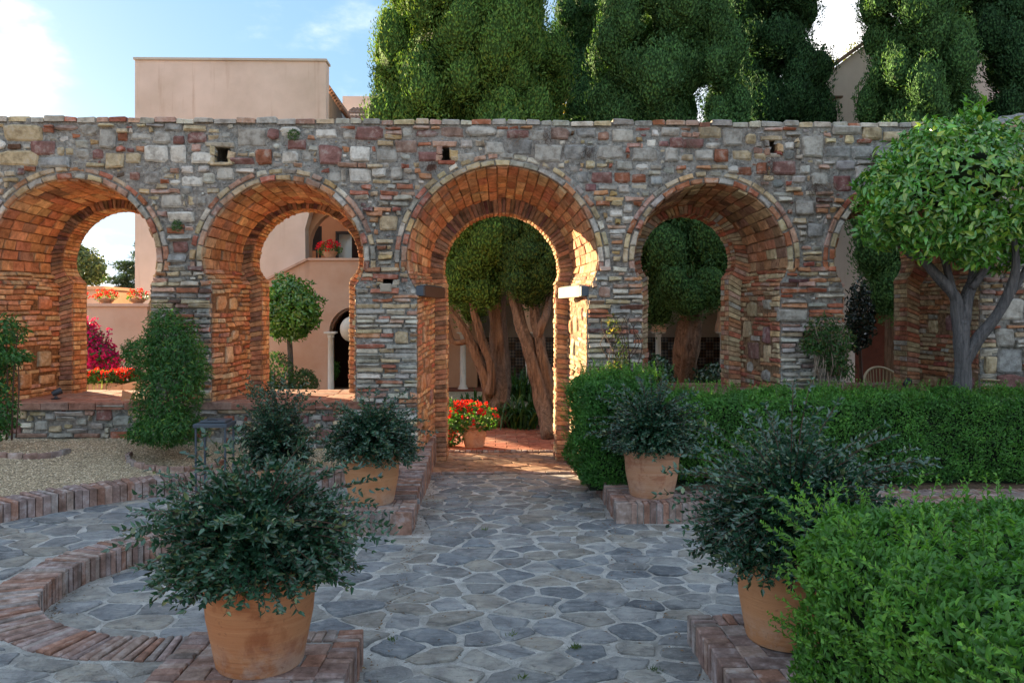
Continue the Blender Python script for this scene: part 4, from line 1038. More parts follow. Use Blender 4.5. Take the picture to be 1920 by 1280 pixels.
# ------------------------------------------------------------------ hedges
def hedge(label, x0, x1, y0, y1, z0, z1, n, L, base, shape=4, tip=None, shoots=0, rnd_=.12, faces='ftlr', bump_=.06, dip=0):
    t = thing('hedge', label, 'hedge', ((x0+x1)/2, (y0+y1)/2, z0)); n = int(n*1.1)
    X, Y, Z = x1-x0, y1-y0, z1-z0; area = dict(f=X*Z, t=X*Y, l=Y*Z, r=Y*Z); tot = sum(area[f] for f in faces)
    Ps = []; Ns = []
    for f in faces:
        m = int(n*area[f]/tot); a, b = RNG.rand(m), RNG.rand(m); o = np.ones(m)
        if f == 'f': P = np.stack([x0+X*a, y0*o, z0+Z*b], 1); N = (0, -1, 0)
        if f == 't': P = np.stack([x0+X*a, y0+Y*b, z1*o], 1); N = (0, 0, 1)
        if f == 'l': P = np.stack([x0*o, y0+Y*a, z0+Z*b], 1); N = (-1, 0, 0)
        if f == 'r': P = np.stack([x1*o, y0+Y*a, z0+Z*b], 1); N = (1, 0, 0)
        Ps.append(P); Ns.append(np.tile(np.array(N, float), (m, 1)))
    P, N = np.concatenate(Ps), np.concatenate(Ns); m = len(P)
    C = np.array([(x0+x1)/2, (y0+y1)/2, (z0+z1)/2]); H = np.array([X, Y, Z])/2
    # round the edges of the box
    q = np.clip(P-C, -(H-rnd_), H-rnd_); e = P-C-q; le = np.linalg.norm(e, axis=1)[:, None]; e = e/np.maximum(le, 1e-6)
    P = C+q+e*rnd_; N = e
    P[:, 2] -= dip*np.exp(-np.maximum(0, P[:, 0]-x0)/.8)*(P[:, 2]-z0)/Z
    bmp = np.array([noise.noise(Vector(p)*3.2)*.7+noise.noise(Vector(p)*8)*.4 for p in P])
    P = P+N*(bmp*bump_)[:, None]-N*(RNG.rand(m)**2*.09)[:, None]
    R0 = rnd(m)*.6+np.array([0, 0, .5]); Dr = unit(R0-N*(R0*N).sum(1)[:, None]*.6+N*.4); Nn = unit(N+rnd(m)*.5+np.array([0, 0, .4]))
    l = L*RNG.uniform(.6, 1.25, m); V = (leaf8 if shape == 8 else leaf4)(P, Dr, Nn, l, l*.46)
    emit_tpl('foliage', V, LEAF8 if shape == 8 else LEAF4, shape, cols(m, base, .28, tip, .12 if tip is not None else 0), M['leaf'], t)
    mb = MB(); i = .10; mb.box(((x0+x1)/2, (y0+y1)/2, (z0+z1-i-dip)/2), (X-2*i, Y-2*i, Z-i-dip), (.012, .022, .01)); mb.emit('dark_core', M['pebble'], t)  # solid near-black box added to block the view through the leaves
    if shoots:
        vs = []; cs = []; mb = MB()
        for _ in range(shoots):
            p = np.array([RNG.uniform(x0, x1), RNG.uniform(y0, y1), z1-.02]); p[2] -= dip*math.exp(-(p[0]-x0)/.8); ln = RNG.uniform(.05, .15)
            if RNG.rand() < .2 and 'l' in faces: p = np.array([x0, RNG.uniform(y0, y1), RNG.uniform(z0+.2, z1)]); d = unit(np.array([[-.8, RNG.normal()*.3, .5]]))[0]
            else: d = unit(np.array([[RNG.normal()*.3, RNG.normal()*.3, 1]]))[0]
            k = int(ln/.009); tt = np.linspace(0, 1, k)[:, None]; Q = p+d*ln*tt; s_ = unit(np.cross(np.tile(d, (k, 1)), rnd(k)))
            vs.append(leaf4(Q, unit(s_*.8+d*.8), unit(np.tile(d, (k, 1))+rnd(k)*.3), L*RNG.uniform(.7, 1.1, k)*(1.1-.5*tt[:, 0]), L*.4*np.ones(k))); cs.append(cols(k, tip if tip is not None else base, .15))
            mb.tube([p, p+d*ln], [.0015, .0008], 3, (.1, .15, .05), 0, 1)
        emit_tpl('young_shoots', np.concatenate(vs), LEAF4, 4, np.concatenate(cs), M['leaf'], t); mb.emit('shoot_stems', M['leaf'], t, kind='stuff')
    return t
hedge('bright green clipped hedge filling the right foreground', 1.17, 3.6, 1.55, 3.18, .06, .93, 62000, .031, (.075, .22, .035), 8, (.13, .32, .05), 520, .22, 'ftl', .12, .05)
hedge('clipped green hedge beside the right jamb of the doorway', .76, 1.55, 6.95, 7.93, .10, 1.10, 24000, .030, (.055, .19, .035), 4, (.10, .27, .05), 200, .2, 'ftl', .13)
hedge('long low dark green hedge running to the right below the arcade', 1.35, 6.3, 7.0, 7.62, .12, .93, 62000, .030, (.08, .24, .045), 4, (.13, .32, .055), 520, .14, 'ft', .12)

# ------------------------------------------------------------------ orange tree on the right
tb = onZ(1803, 775, .20); tb.y = 7.35; tb.x = onY(1803, 760, 7.35).x
ot = thing('orange_tree', 'orange tree with a broad bright crown on a forked grey trunk at the right edge', 'tree', (tb.x, tb.y, .2))
Y_ = 7.3
def pw(u, v, y=Y_): return onY(u, v, y)
mb = MB()
mb.tube([(tb.x, 7.35, .1), pw(1803, 770, 7.33), pw(1806, 700), pw(1803, 640), pw(1806, 600)], [.11, .080, .070, .068, .06], 14, (.1, .1, .1), .22)
mb.emit('trunk', M['greybark'], ot, smooth=True)
for pts_, rs in (([(1803, 650), (1796, 590), (1790, 555), (1760, 520), (1725, 480), (1700, 430)], [.06, .055, .05, .045, .034, .02]),
                 ([(1806, 610), (1812, 560), (1826, 520), (1828, 470), (1822, 420)], [.06, .055, .05, .04, .022]),
                 ([(1806, 680), (1830, 640), (1862, 600), (1890, 555), (1905, 500), (1900, 440)], [.06, .055, .048, .044, .04, .022]),
                 ([(1890, 555), (1915, 520), (1940, 470)], [.035, .03, .016]),
                 ([(1822, 540), (1850, 500), (1875, 450), (1880, 410)], [.035, .03, .024, .014]),
                 ([(1728, 485), (1705, 480), (1680, 455)], [.022, .018, .01]), ([(1790, 560), (1775, 500), (1760, 450), (1770, 400)], [.035, .03, .024, .012]),
                 ([(1828, 480), (1850, 430), (1870, 380)], [.03, .024, .012]), ([(1905, 500), (1885, 470), (1870, 430)], [.022, .018, .01])):
    mb = MB(); y0 = Y_; P_ = []
    dy = RNG.uniform(-.25, .25)
    for i, (u, v) in enumerate(pts_): P_.append(pw(u, v, Y_+dy*(i/len(pts_))))
    mb.tube(P_, rs, 9, (.1, .1, .1), .2); mb.emit('branch', M['greybark'], ot, smooth=True)
c = pw(1800, 352, 7.2); ob = [((c.x, 7.2, c.z), (.80, .70, .50))]
for (u, v, r) in ((1705, 400, .38), (1850, 425, .34), (1760, 305, .42), (1820, 280, .33), (1900, 370, .45), (1685, 345, .30), (1665, 425, .24), (1770, 430, .33), (1930, 430, .34), (1880, 290, .34), (1812, 238, .15), (1705, 455, .2), (1642, 400, .16), (1730, 268, .2), (1800, 470, .2), (1890, 475, .2), (1650, 340, .14)):
    q = pw(u, v, 7.2); ob.append(((q.x, 7.2+RNG.uniform(-.35, .2), q.z), (r, r, r*.8)))
ol = foliage('foliage', ot, ob, 15500, .080, .040, (.095, .29, .04), M['gloss'], (.26, .44, .06), .2, -.05, .7, .32, .25, 8, .35, clipf=lambda P: P[:, 1] < 8.0, flat=.4)
core('dark_core', ot, [((c.x+.05, 7.3, c.z+.1), (.62, .5, .36))], (.02, .035, .01), M['spray'], .75)  # solid dark lump added inside the crown to block the view through
leaf_parts(ot, (c.x, 7.2, c.z), (.90, .82, .62), 150, .085, .046, (.08, .23, .035), M['gloss'], tip=(.24, .36, .06), ptip=.3)
# tall sprig on top
q = pw(1822, 222, 7.1); mb = MB(); vs = []
for k in range(5):
    d = unit(np.array([[RNG.normal()*.35, RNG.normal()*.2, 1]]))[0]; ln = RNG.uniform(.12, .24); p0 = np.array(q)+np.array([RNG.uniform(-.12, .12), 0, -.06])
    kk = 9; tt = np.linspace(.1, 1, kk)[:, None]; s_ = unit(np.cross(np.tile(d, (kk, 1)), rnd(kk))); vs.append(leaf8(p0+d*ln*tt, unit(s_+d*.9), unit(np.tile(d, (kk, 1))+rnd(kk)*.2), np.full(kk, .085), np.full(kk, .034)))
    mb.tube([p0, p0+d*ln], [.003, .0015], 4, (.1, .2, .05), 0, 1)
vs = np.concatenate(vs); emit_tpl('young_shoots', vs, LEAF8, 8, cols(len(vs)//8, (.12, .30, .04), .2), M['leaf'], ot); mb.emit('shoot_stems', M['leaf'], ot, kind='stuff')

# ------------------------------------------------------------------ climbers on the wall
def climber(name, label, blobs, n, L, W, base, loc, stems, smat=None, tip=None, ptip=0, lump=.35, up=-.5, sp=.8, depth=.6, cat='climbing plant'):
    t = thing(name, label, cat, loc)
    if n: foliage('foliage', t, blobs, n, L, W, base, M['leaf'], tip, ptip, up, sp, depth, lump, 4, .3, clipf=lambda P: P[:, 1] < 7.96, flat=.3)
    mb = MB()
    for pts_, rs in stems: mb.tube(pts_, rs, 6, (.1, .08, .05), .1, 3)
    mb.emit('stems', smat or M['twig'], t, smooth=True); return t
def bl(u, v, ru, rv, y, ry=.2): q = onY(u, v, y); k = y/FPX; return ((q.x, y, q.z), (ru*k, ry, rv*k))
b0 = onY(318, 820, 7.45)
climber('jasmine_climber', 'tall drooping dark green jasmine growing up the pier between the two left arches',
        [bl(310, 625, 40, 48, 7.7, .16), (bl(330, 660, 52, 60, 7.6, .22)), bl(280, 668, 44, 34, 7.6, .18), bl(255, 655, 26, 20, 7.6, .12), bl(325, 730, 50, 60, 7.5, .25), bl(300, 750, 46, 55, 7.45, .25), bl(318, 800, 62, 34, 7.4, .3), bl(360, 690, 30, 36, 7.6, .15), bl(280, 810, 40, 18, 7.35, .2)],
        17000, .052, .013, (.045, .15, .035), (b0.x, 7.45, .42), [([onY(345, 820, 7.6), onY(343, 740, 7.6), onY(335, 680, 7.7)], [.012, .010, .008]), ([onY(318, 822, 7.5), onY(312, 700, 7.6)], [.014, .01])], tip=(.16, .27, .05), ptip=.07)
b0 = onY(16, 830, 7.3)
climber('rose_climber', 'dark leafy climber on thin stems cut off by the left edge of the photograph',
        [bl(0, 625, 40, 34, 7.4, .2), bl(-10, 680, 36, 40, 7.4, .2), bl(32, 668, 26, 12, 7.3, .12), bl(5, 770, 22, 50, 7.3, .15), bl(-25, 740, 40, 80, 7.3, .2)],
        4200, .05, .02, (.04, .14, .035), (b0.x, 7.3, .42), [([onY(22, 825, 7.3), onY(26, 700, 7.3), onY(34, 620, 7.4)], [.008, .006, .004]), ([onY(12, 825, 7.3), onY(14, 700, 7.3), onY(10, 620, 7.4)], [.008, .006, .004]), ([onY(30, 820, 7.25), onY(36, 720, 7.25), onY(30, 640, 7.4)], [.006, .005, .003])], tip=(.2, .28, .05), ptip=.05)
# vine with tangled pale stems between the two right arches
st = []
for k in range(26):
    u0 = RNG.uniform(1532, 1580); P_ = [onY(u0, 745, 7.75+RNG.uniform(-.08, .1))]
    u = u0
    for v in (715, 685, 655, 625, 600):
        u += RNG.uniform(-16, 16); u = min(1592, max(1525, u)); P_.append(onY(u, v, 7.8+RNG.uniform(-.12, .1)))
        if RNG.rand() < .25 and v < 680: break
    st.append((P_, [.006]+[.0042]*(len(P_)-2)+[.002]))
climber('bare_stemmed_vine', 'vine with tangled pale stems on the pier left of the rightmost arch',
        [bl(1545, 625, 34, 36, 7.8, .12), bl(1575, 640, 26, 30, 7.75, .12), bl(1560, 665, 26, 30, 7.8, .12), bl(1525, 645, 24, 18, 7.75, .1), bl(1578, 690, 22, 24, 7.8, .1)],
        2300, .05, .016, (.04, .11, .025), (onY(1555, 745, 7.8).x, 7.8, .2), st, M['deadtwig'], (.14, .15, .04), .12)
st = []
for k in range(9):
    u = 1165+RNG.uniform(-14, 14); P_ = [onY(u, 720, 7.8)]
    for v in (680, 645, 615, 590):
        u += RNG.uniform(-22, 22); P_.append(onY(u, v, 7.82+RNG.uniform(-.1, .08)))
    st.append((P_, [.005, .004, .004, .003, .0015]))
st.append(([onY(1140, 690, 7.8), onY(1150, 620, 7.8), onY(1163, 592, 7.8), onY(1176, 612, 7.8), onY(1180, 680, 7.8)], [.003]*5))
climber('sparse_vine', 'sparse yellow tipped vine on the pier just right of the doorway', [bl(1150, 610, 14, 22, 7.8, .08), bl(1165, 660, 18, 30, 7.8, .08), bl(1158, 688, 22, 14, 7.75, .08)],
        420, .04, .012, (.10, .17, .03), (onY(1160, 720, 7.8).x, 7.8, .2), st, M['twig'], (.40, .36, .08), .4)
# withered tufts hanging from the wall
for i, (u, v, h, lab) in enumerate(((968, 262, 22, 'withered plant tuft on the grey stone right of the left putlog hole'), (1028, 258, 34, 'withered plant strand hanging above the right of the middle arch'), (1102, 288, 26, 'withered brown strand hanging beside a large dark stone'), (1292, 272, 28, 'withered tuft below the wall top left of the fourth arch'), (1440, 315, 34, 'dry brown tuft trailing over the right of the fourth arch ring'), (1525, 352, 24, 'left one of two dry tufts on the grey mortar patch'), (1552, 350, 22, 'right one of two dry tufts on the grey mortar patch'), (1638, 300, 40, 'dark dry strand hanging left of the orange tree crown'), (810, 312, 20, 'dry tuft growing out of the wall above the middle arch ring'), (1425, 340, 24, 'dry tangle clinging to the fourth arch ring'))):
    q = onY(u, v, D); t = thing('dry_tuft', lab, 'dry plant', (q.x, D-.03, q.z), 'withered tufts on the wall'); mb = MB()
    for k in range(34):
        x, z = q.x+RNG.normal()*.035, q.z+RNG.uniform(-.2, .6)*h*.0053; l = RNG.uniform(.04, .1)
        mb.tube([(x, D-.02, z), (x+RNG.normal()*.015, D-.05-RNG.rand()*.03, z-l*.5), (x+RNG.normal()*.03, D-.05, z-l)], [.0016, .0014, .0008], 3, (.1, .06, .04), 0, 1)
    mb.emit('dead_stems', M['deadtwig'] if i % 3 == 0 else M['twig'], t)
# green sprigs in the joints
for u, v, lab in ((335, 425, 'small green sprig rooted in the pier between the two left arches'), (553, 255, 'tiny green sprig high on the wall above the second arch')):
    q = onY(u, v, D); t = thing('wall_sprig', lab, 'weed', (q.x, D-.03, q.z)); foliage('foliage', t, [((q.x, D-.05, q.z), (.05, .03, .05))], 150, .03, .01, (.06, .14, .04), M['leaf'])
for u, v, lab in ((1078, 1214, 'largest grass tuft between the flagstones near the bottom of the picture'), (908, 994, 'tiny weed in the path joints before the left plinth'), (980, 1272, 'grass weed at the bottom edge of the path'), (958, 1192, 'small weed in a joint right of a dark flagstone'), (1230, 1255, 'dark low weed in the joints beside the right plinth'), (735, 1200, 'little weed beside the left plinth corner')):
    q = onZ(u, v, .01); t = thing('path_weed', lab, 'weed', (q.x, q.y, .005)); k = 26 if v != 1214 else 70
    P = np.tile(np.array([q.x, q.y, .006]), (k, 1))+RNG.normal(size=(k, 3))*np.array([.014, .01, 0]); d = unit(rnd(k)*.5+np.array([0, 0, .8]))
    emit_tpl('blades', leaf4(P, d, rnd(k), RNG.uniform(.012, .04, k), np.full(k, .005)), LEAF4, 4, cols(k, (.10, .17, .04)), M['leaf'], t)

# ------------------------------------------------------------------ fixtures
def lantern():
    q = onZ(403, 905, .30); t = thing('bollard_lantern', 'dark metal bollard lantern with flat cap and four thin posts on the gravel', 'lamp', (q.x, q.y, zg(q.x, q.y)))
    z0 = zg(q.x, q.y); zt = EYE-(797-HOR)*q.y/FPX
    for sx in (-1, 1):
        for sy in (-1, 1): MB().box((q.x+sx*.115, q.y+sy*.10, (z0+zt)/2), (.014, .014, zt-z0), bev=.002).emit('post', M['lampmetal'], t)
    MB().box((q.x, q.y, zt+.018), (.265, .24, .03), bev=.006).emit('cap', M['lampmetal'], t)
    MB().box((q.x+.012, q.y, zt+.046), (.20, .17, .018), bev=.004).emit('lid', M['lampmetal'], t)
    MB().box((q.x, q.y, z0+.01), (.26, .23, .02), bev=.004).emit('base_plate', M['lampmetal'], t)
    mb = MB(); mb.tube([(q.x-.04, q.y-.05, zt+.058), (q.x, q.y-.06, zt+.066), (q.x+.04, q.y-.05, zt+.058)], [.005]*3, 6); mb.emit('handle', M['metal'], t)
lantern()
for (u, v, s, lab) in ((0, 0, -1, 'dark box floodlight fixed at the left springing of the middle arch'), (0, 0, 1, 'box floodlight fixed at the right springing of the middle arch, sunlight put into its pale colour')):
    x = .10+s*.735; z = EYE+52/187.5; t = thing('floodlight', lab, 'lamp', (x, D+.2, z-.05), 'floodlights at the springing of the middle arch')
    MB().box((x, D+.36, z), (.085, .66, .115), rz=-s*-.24, bev=.008).emit('housing', M['limewood'] if s < 0 else M['cream'], t)  # right housing is pale: the sun on it is put into the colour
    MB().box((x+s*.085, D+.015, z), (.08, .05, .10), rz=s*.24, bev=.01).emit('end_cap', M['lampmetal'], t)
    MB().box((x, D+.36, z+.062), (.06, .56, .008), rz=s*.24, bev=.002).emit('glass', M['glass'], t)
p_, q_ = onY(714, 547, D), onY(735, 532, D)
t = thing('junction_box', 'small cream junction box on the pier left of the doorway', 'box', ((p_.x+q_.x)/2, D-.03, p_.z)); MB().box(((p_.x+q_.x)/2, D-.03, (p_.z+q_.z)/2), (q_.x-p_.x, .06, q_.z-p_.z), bev=.006).emit('housing', M['cream'], t)
MB().box(((p_.x+q_.x)/2, D-.062, (p_.z+q_.z)/2), ((q_.x-p_.x)*.8, .008, (q_.z-p_.z)*.8), bev=.002).emit('cover', M['cream'], t)
def spot(u, v, lab, Y=8.35, zb=.79):
    q = onY(u, v, Y); z = zb+.004; t = thing('ground_spotlight', lab, 'lamp', (q.x, Y, z))
    MB().lathe([(.045, 0), (.048, .006), (.02, .012), (.012, .03)], (q.x, Y, z), 16, close=True).emit('base', M['metal'], t)
    mb = MB(); a = Vector((q.x-.03, Y-.02, z+.05)); b = Vector((q.x+.04, Y+.03, z+.085)); mb.tube([a, (a+b)/2, b], [.024, .032, .036], 12, sub=1); mb.emit('head', M['metal'], t, smooth=False)
spot(105, 742, 'small dark spotlight on the sill of the leftmost arch'); spot(1700, 722, 'small dark spotlight on the sill of the rightmost arch', 8.5, .86)
q = onY(241, 745, 8.15); t = thing('roof_tile_shard', 'broken clay tile standing on the sill beside the jasmine', 'tile', (q.x, 8.15, .794))
mb = MB(); mb.add([(q.x-.05, 8.1, .794), (q.x+.06, 8.14, .794), (q.x+.04, 8.15, .86), (q.x-.05, 8.12, .90), (q.x-.05, 8.13, .794), (q.x+.06, 8.17, .794), (q.x+.04, 8.18, .86), (q.x-.05, 8.15, .90)], [(0, 1, 2, 3), (7, 6, 5, 4), (0, 4, 5, 1), (1, 5, 6, 2), (2, 6, 7, 3), (3, 7, 4, 0)]); mb.emit('shard', M['terracotta'], t)
# brick edging round the climbers' feet
for (u, w, lab) in ((310, 7.2, 'low curved tile edging at the foot of the jasmine'), (8, 7.1, 'low curved tile edging at the foot of the left climber')):
    q = onY(u, 820, w); t = thing('planter_edging', lab, 'edging', (q.x, w, .4)); P = Pieces('edging_tile', M['kerb'], t)
    for k in range(11):
        a = PI+PI*(k+.5)/11; x, y = q.x+.42*math.cos(a), w+.25+.30*math.sin(a); z = zg(x, y)
        def f(S, W, H, a=a, x=x, y=y, z=z): ta = a+PI/2; return np.stack([x+np.asarray(S)*math.cos(ta)-np.asarray(W)*math.sin(ta), y+np.asarray(S)*math.sin(ta)+np.asarray(W)*math.cos(ta), z+np.asarray(H)], 1)
        V, F = piece_geo(rect(.11, .035, .05), (0, 0), f, .045, -.02, .005, .05); P.add(V, F, kcol())
    P.done()

# litter of dry leaves and grit along the kerbs
n = 900; lx, ly = [], []
while len(lx) < n:
    m_ = RNG.rand()
    if m_ < .3: x, y = -.60+abs(RNG.normal())*.06, RNG.uniform(2.4, 8.2)
    elif m_ < .45: x, y = .96-abs(RNG.normal())*.06, RNG.uniform(2.6, 8.2)
    elif m_ < .7:
        a = RNG.uniform(1.2, 5.0); r = .97-abs(RNG.normal())*.06; x, y = CX+r*math.cos(a), CY+r*math.sin(a)
    else: x, y = RNG.uniform(-.6, .95), RNG.uniform(2.3, 8.2)
    if -.60 < x < .96 or math.hypot(x-CX, y-CY) < .96: lx.append(x); ly.append(y)
P = np.stack([lx, ly, np.full(n, .021)], 1); dd = unit(rnd(n)*np.array([1, 1, .12])); 
o = emit_tpl('leaf_litter', leaf4(P, dd, unit(rnd(n)*.25+np.array([0, 0, 1])), RNG.uniform(.008, .03, n), RNG.uniform(.005, .012, n)), LEAF4, 4, cols(n, (.20, .12, .06), .5), M['pebble'], None, 'stuff')
tag(o, 'dry leaves and crumbs lying along the kerbs and on the flagstones', 'leaf litter')

# ------------------------------------------------------------------ cypresses and garden behind the wall
def cypress(label, x, y, r, z0, z1, n, lobes, base, name='cypress_tree', loc_z=0., taper=.35, L=.085, trunks=(), ell=None, group=None, lobe=.31, W=.45, tip=None):
    t = thing(name, label, 'tree', (x, y, loc_z), group)
    B = []
    for k in range(lobes):
        a = RNG.uniform(0, 2*PI); f = RNG.rand()**.85; z = z0+(z1-z0)*f
        # widest a third of the way up, closing at the foot and towards the top
        e = min(1, (f/.14)**.5) if f < .14 else 1-taper*max(0, (f-.35)/.65)**1.6
        rr = r*e*RNG.uniform(.62, .88); s = lobe*RNG.uniform(.7, 1.25)*(r/1.5)**.5
        B.append(((x+rr*math.cos(a), y+rr*math.sin(a), z), (s, s, s*RNG.uniform(1.15, 1.9))))
    if ell: B += ell
    Bi = [((x+r*.38*math.cos(a)*RNG.uniform(.3, 1), y+r*.38*math.sin(a)*RNG.uniform(.3, 1), z0+r*.5+(z1-z0-r)*f), (r*.42, r*.42, .6)) for a, f in zip(RNG.uniform(0, 6.3, 22), np.linspace(.02, .98, 22))]
    foliage('foliage', t, B+Bi, int(n*1.35), L*.86, L*W*.72, base, M['spray'], tip, .25 if tip else 0, 1.0, .55, .26, .35, 4, .4)
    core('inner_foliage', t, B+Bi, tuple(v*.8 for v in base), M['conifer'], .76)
    for P_, R_ in trunks: mb = MB(); mb.tube(P_, R_, 22, (.3, .2, .1), .5, 5); mb.emit('trunk', M['bark'], t, smooth=True)
    return t
G1 = (.100, .21, .050); G2 = (.075, .175, .058); G3 = (.045, .115, .046)
Y1 = 12.2
tr1 = [([onZ(935, 800, .05), onY(938, 700, Y1), onY(934, 600, Y1), onY(930, 540, Y1)], [.17, .125, .115, .11]),
       ([onZ(915, 790, .05), onY(912, 720, 11.9), onY(895, 670, 11.9), onY(868, 612, 11.9), onY(840, 575, 11.9)], [.085, .07, .06, .05, .03]),
       ([onY(918, 740, 11.8), onY(922, 690, 11.8), onY(905, 640, 11.8), onY(890, 590, 11.8), onY(884, 560, 11.8)], [.065, .06, .055, .045, .035]),
       ([onY(895, 670, 11.9), onY(885, 640, 11.9), onY(850, 640, 11.9), onY(838, 600, 11.9)], [.05, .04, .035, .03])]
cypress('broad sunlit cypress rising behind the middle arch, its crown cut by the top edge', -.40, 13.0, 1.68, 2.0, 9.5, 135000, 210, G1, taper=.5, trunks=tr1, group='cypresses behind the arcade', tip=(.13, .20, .04), L=.075,
        ell=[((onY(890, 480, 11.8).x, 11.8, 2.45), (.42, .45, .48)), ((onY(925, 450, 11.6).x, 11.6, 2.75), (.5, .45, .5)), ((onY(860, 510, 11.9).x, 11.9, 2.15), (.36, .4, .42)), ((onY(905, 545, 11.7).x, 11.7, 2.0), (.36, .35, .30)), ((onY(870, 435, 11.8).x, 11.8, 3.0), (.5, .4, .5)), ((onY(985, 440, 12).x, 12, 2.8), (.45, .4, .5))])
Y2 = 10.9
tr2 = [([onZ(1034, 822, .05), onY(1018, 750, Y2), onY(1000, 680, Y2+.1), onY(980, 620, Y2+.3), onY(960, 540, Y2+.8)], [.12, .095, .085, .075, .065]),
       ([onZ(1042, 812, .05), onY(1032, 740, Y2+.1), onY(1018, 670, Y2+.1), onY(1006, 610, Y2+.3), onY(998, 530, Y2+.8)], [.10, .08, .07, .065, .055]),
       ([onY(1010, 630, Y2), onY(1022, 595, Y2), onY(1034, 540, Y2+.7)], [.05, .045, .03])]
cypress('smaller leaning cypress with reddish split trunks seen through the doorway', onY(1010, 500, 11.4).x, 11.4, .52, 2.0, 3.3, 24000, 34, (.055, .12, .038), trunks=tr2, taper=.2, group='cypresses behind the arcade', lobe=.30, L=.06, tip=(.10, .15, .035), ell=[((onY(u, v, 11.0).x, 11.0, onY(u, v, 11.0).z), (.26, .24, .25)) for u, v in ((975, 530), (1015, 520), (1040, 490), (990, 480))])
cypress('deep green cypress rising left of the fourth arch beyond the wall', onY(1250, 100, 13).x, 13.0, 1.32, 1.9, 9.5, 100000, 190, G2, taper=.45, group='cypresses behind the arcade', L=.075, tip=(.06, .14, .05),
        trunks=[([onZ(1276, 770, .05), onY(1288, 660, 12.4), onY(1300, 580, 12.6), onY(1305, 500, 12.8)], [.19, .155, .15, .14])],
        ell=[((onY(1290, 560, 12.1).x, 12.1, 1.95), (.42, .4, .38)), ((onY(1265, 545, 12.0).x, 12.0, 2.15), (.30, .3, .34)), ((onY(1330, 550, 12.1).x, 12.1, 2.1), (.38, .35, .42)), ((onY(1250, 470, 12.2).x, 12.2, 2.7), (.42, .35, .5)), ((onY(1340, 470, 12.2).x, 12.2, 2.8), (.42, .35, .5))])
cypress('dark cypress mass right of the fourth arch and lower at its right side', onY(1440, 100, 14.6).x, 14.6, 1.15, 1.2, 9.5, 75000, 150, G3, taper=.5, group='cypresses behind the arcade', L=.085,
        trunks=[([(onY(1425, 100, 14.6).x, 14.6, 0), (onY(1425, 100, 14.6).x, 14.6, 2.4)], [.17, .13])], ell=[((onY(1510, 190, 14.5).x, 14.4, 5.4), (.45, .4, .55)), ((onY(1505, 225, 14.5).x, 14.4, 4.9), (.4, .4, .5))])
cypress('shadowed cypress between the two tall ones, farther back', onY(1090, 60, 18.5).x, 18.5, 1.05, 4.8, 11.5, 30000, 70, G3, taper=.5, group='cypresses behind the arcade', L=.12, trunks=[([(onY(1090, 60, 18.5).x, 18.5, 0), (onY(1090, 60, 18.5).x, 18.5, 6)], [.17, .13])])
cypress('cypress with gold lit top right of the pink gable', onY(1700, 100, 12.6).x+.15, 12.6, .92, 1.75, 9.5, 75000, 150, G2, taper=.75, group='cypresses behind the arcade', L=.075, ell=[((onY(u, v, 11.8).x, 11.8, onY(u, v, 11.8).z), (.36, .35, .5)) for u, v in ((1640, 470), (1632, 410), (1665, 545), (1690, 450))], trunks=[([(onY(1680, 100, 12.6).x, 12.6, 0), (onY(1680, 100, 12.6).x, 12.6, 2.8)], [.16, .13])])
cypress('dark cypress at the right edge above the broken wall top', onY(1860, 100, 13.4).x+.3, 13.4, 1.35, 2.6, 10, 75000, 140, G3, taper=.4, group='cypresses behind the arcade', L=.085, trunks=[([(onY(1880, 100, 13.4).x, 13.4, 0), (onY(1880, 100, 13.4).x, 13.4, 3.5)], [.2, .15])])
t = thing('yellow_lit_bush', 'bush between the tall cypresses, yellow sunlight put into its leaf colour', 'bush', (onY(1085, 200, 21).x, 21, 5)); c = onY(1085, 205, 21)
foliage('foliage', t, [((c.x, 21, c.z), (.35, .3, .42)), ((c.x+.1, 21, c.z-.5), (.35, .3, .4))], 3500, .09, .05, (.35, .30, .06), M['leaf']); mb = MB(); mb.tube([(c.x, 21, 0), (c.x, 21, c.z-.3)], [.06, .04], 8); mb.emit('trunk', M['bark'], t)  # leaf colour carries the yellow sunlight

# strap leaved clumps
def straps(label, c, n, L, base=(.035, .10, .03), w=.035):
    t = thing('strap_leaf_plant', label, 'plant', c, 'strap leaved plants under the cypresses'); vs = []; cs = []
    for k in range(n):
        a = RNG.uniform(0, 2*PI); d = np.array([math.cos(a), math.sin(a), 0]); l = L*RNG.uniform(.6, 1.1); lean = RNG.uniform(.15, .9); s = np.array([-d[1], d[0], 0])*w*.5
        p0 = np.array(c)+rnd(1)[0]*np.array([.12, .12, 0])
        pts_ = [p0+d*l*lean*t_+np.array([0, 0, l*(1.3*t_-(.55+.6*lean)*t_*t_)]) for t_ in (0, .3, .6, .85, 1.)]; ww = (.6, 1, .9, .55, .05)
        vs.append(np.array([p-s*q for p, q in zip(pts_, ww)]+[p+s*q for p, q in zip(pts_, ww)]))
    emit_tpl('strap_leaf', np.concatenate(vs), [(i, i+1, i+6, i+5) for i in range(4)], 10, cols(n, base, .35, (.14, .22, .05), .1), M['leaf'], t); return t
q = onZ(980, 800, .05); straps('large clump of arching strap leaves between the trunks in the doorway', (q.x, q.y, .04), 210, .75)
q = onZ(975, 748, .05); straps('strap leaved clump farther back against the tiled wall', (q.x, q.y, .02), 150, .95)
q = onZ(895, 772, .05); straps('strap leaved clump left of the twisted trunks', (q.x, q.y, .04), 90, .55)

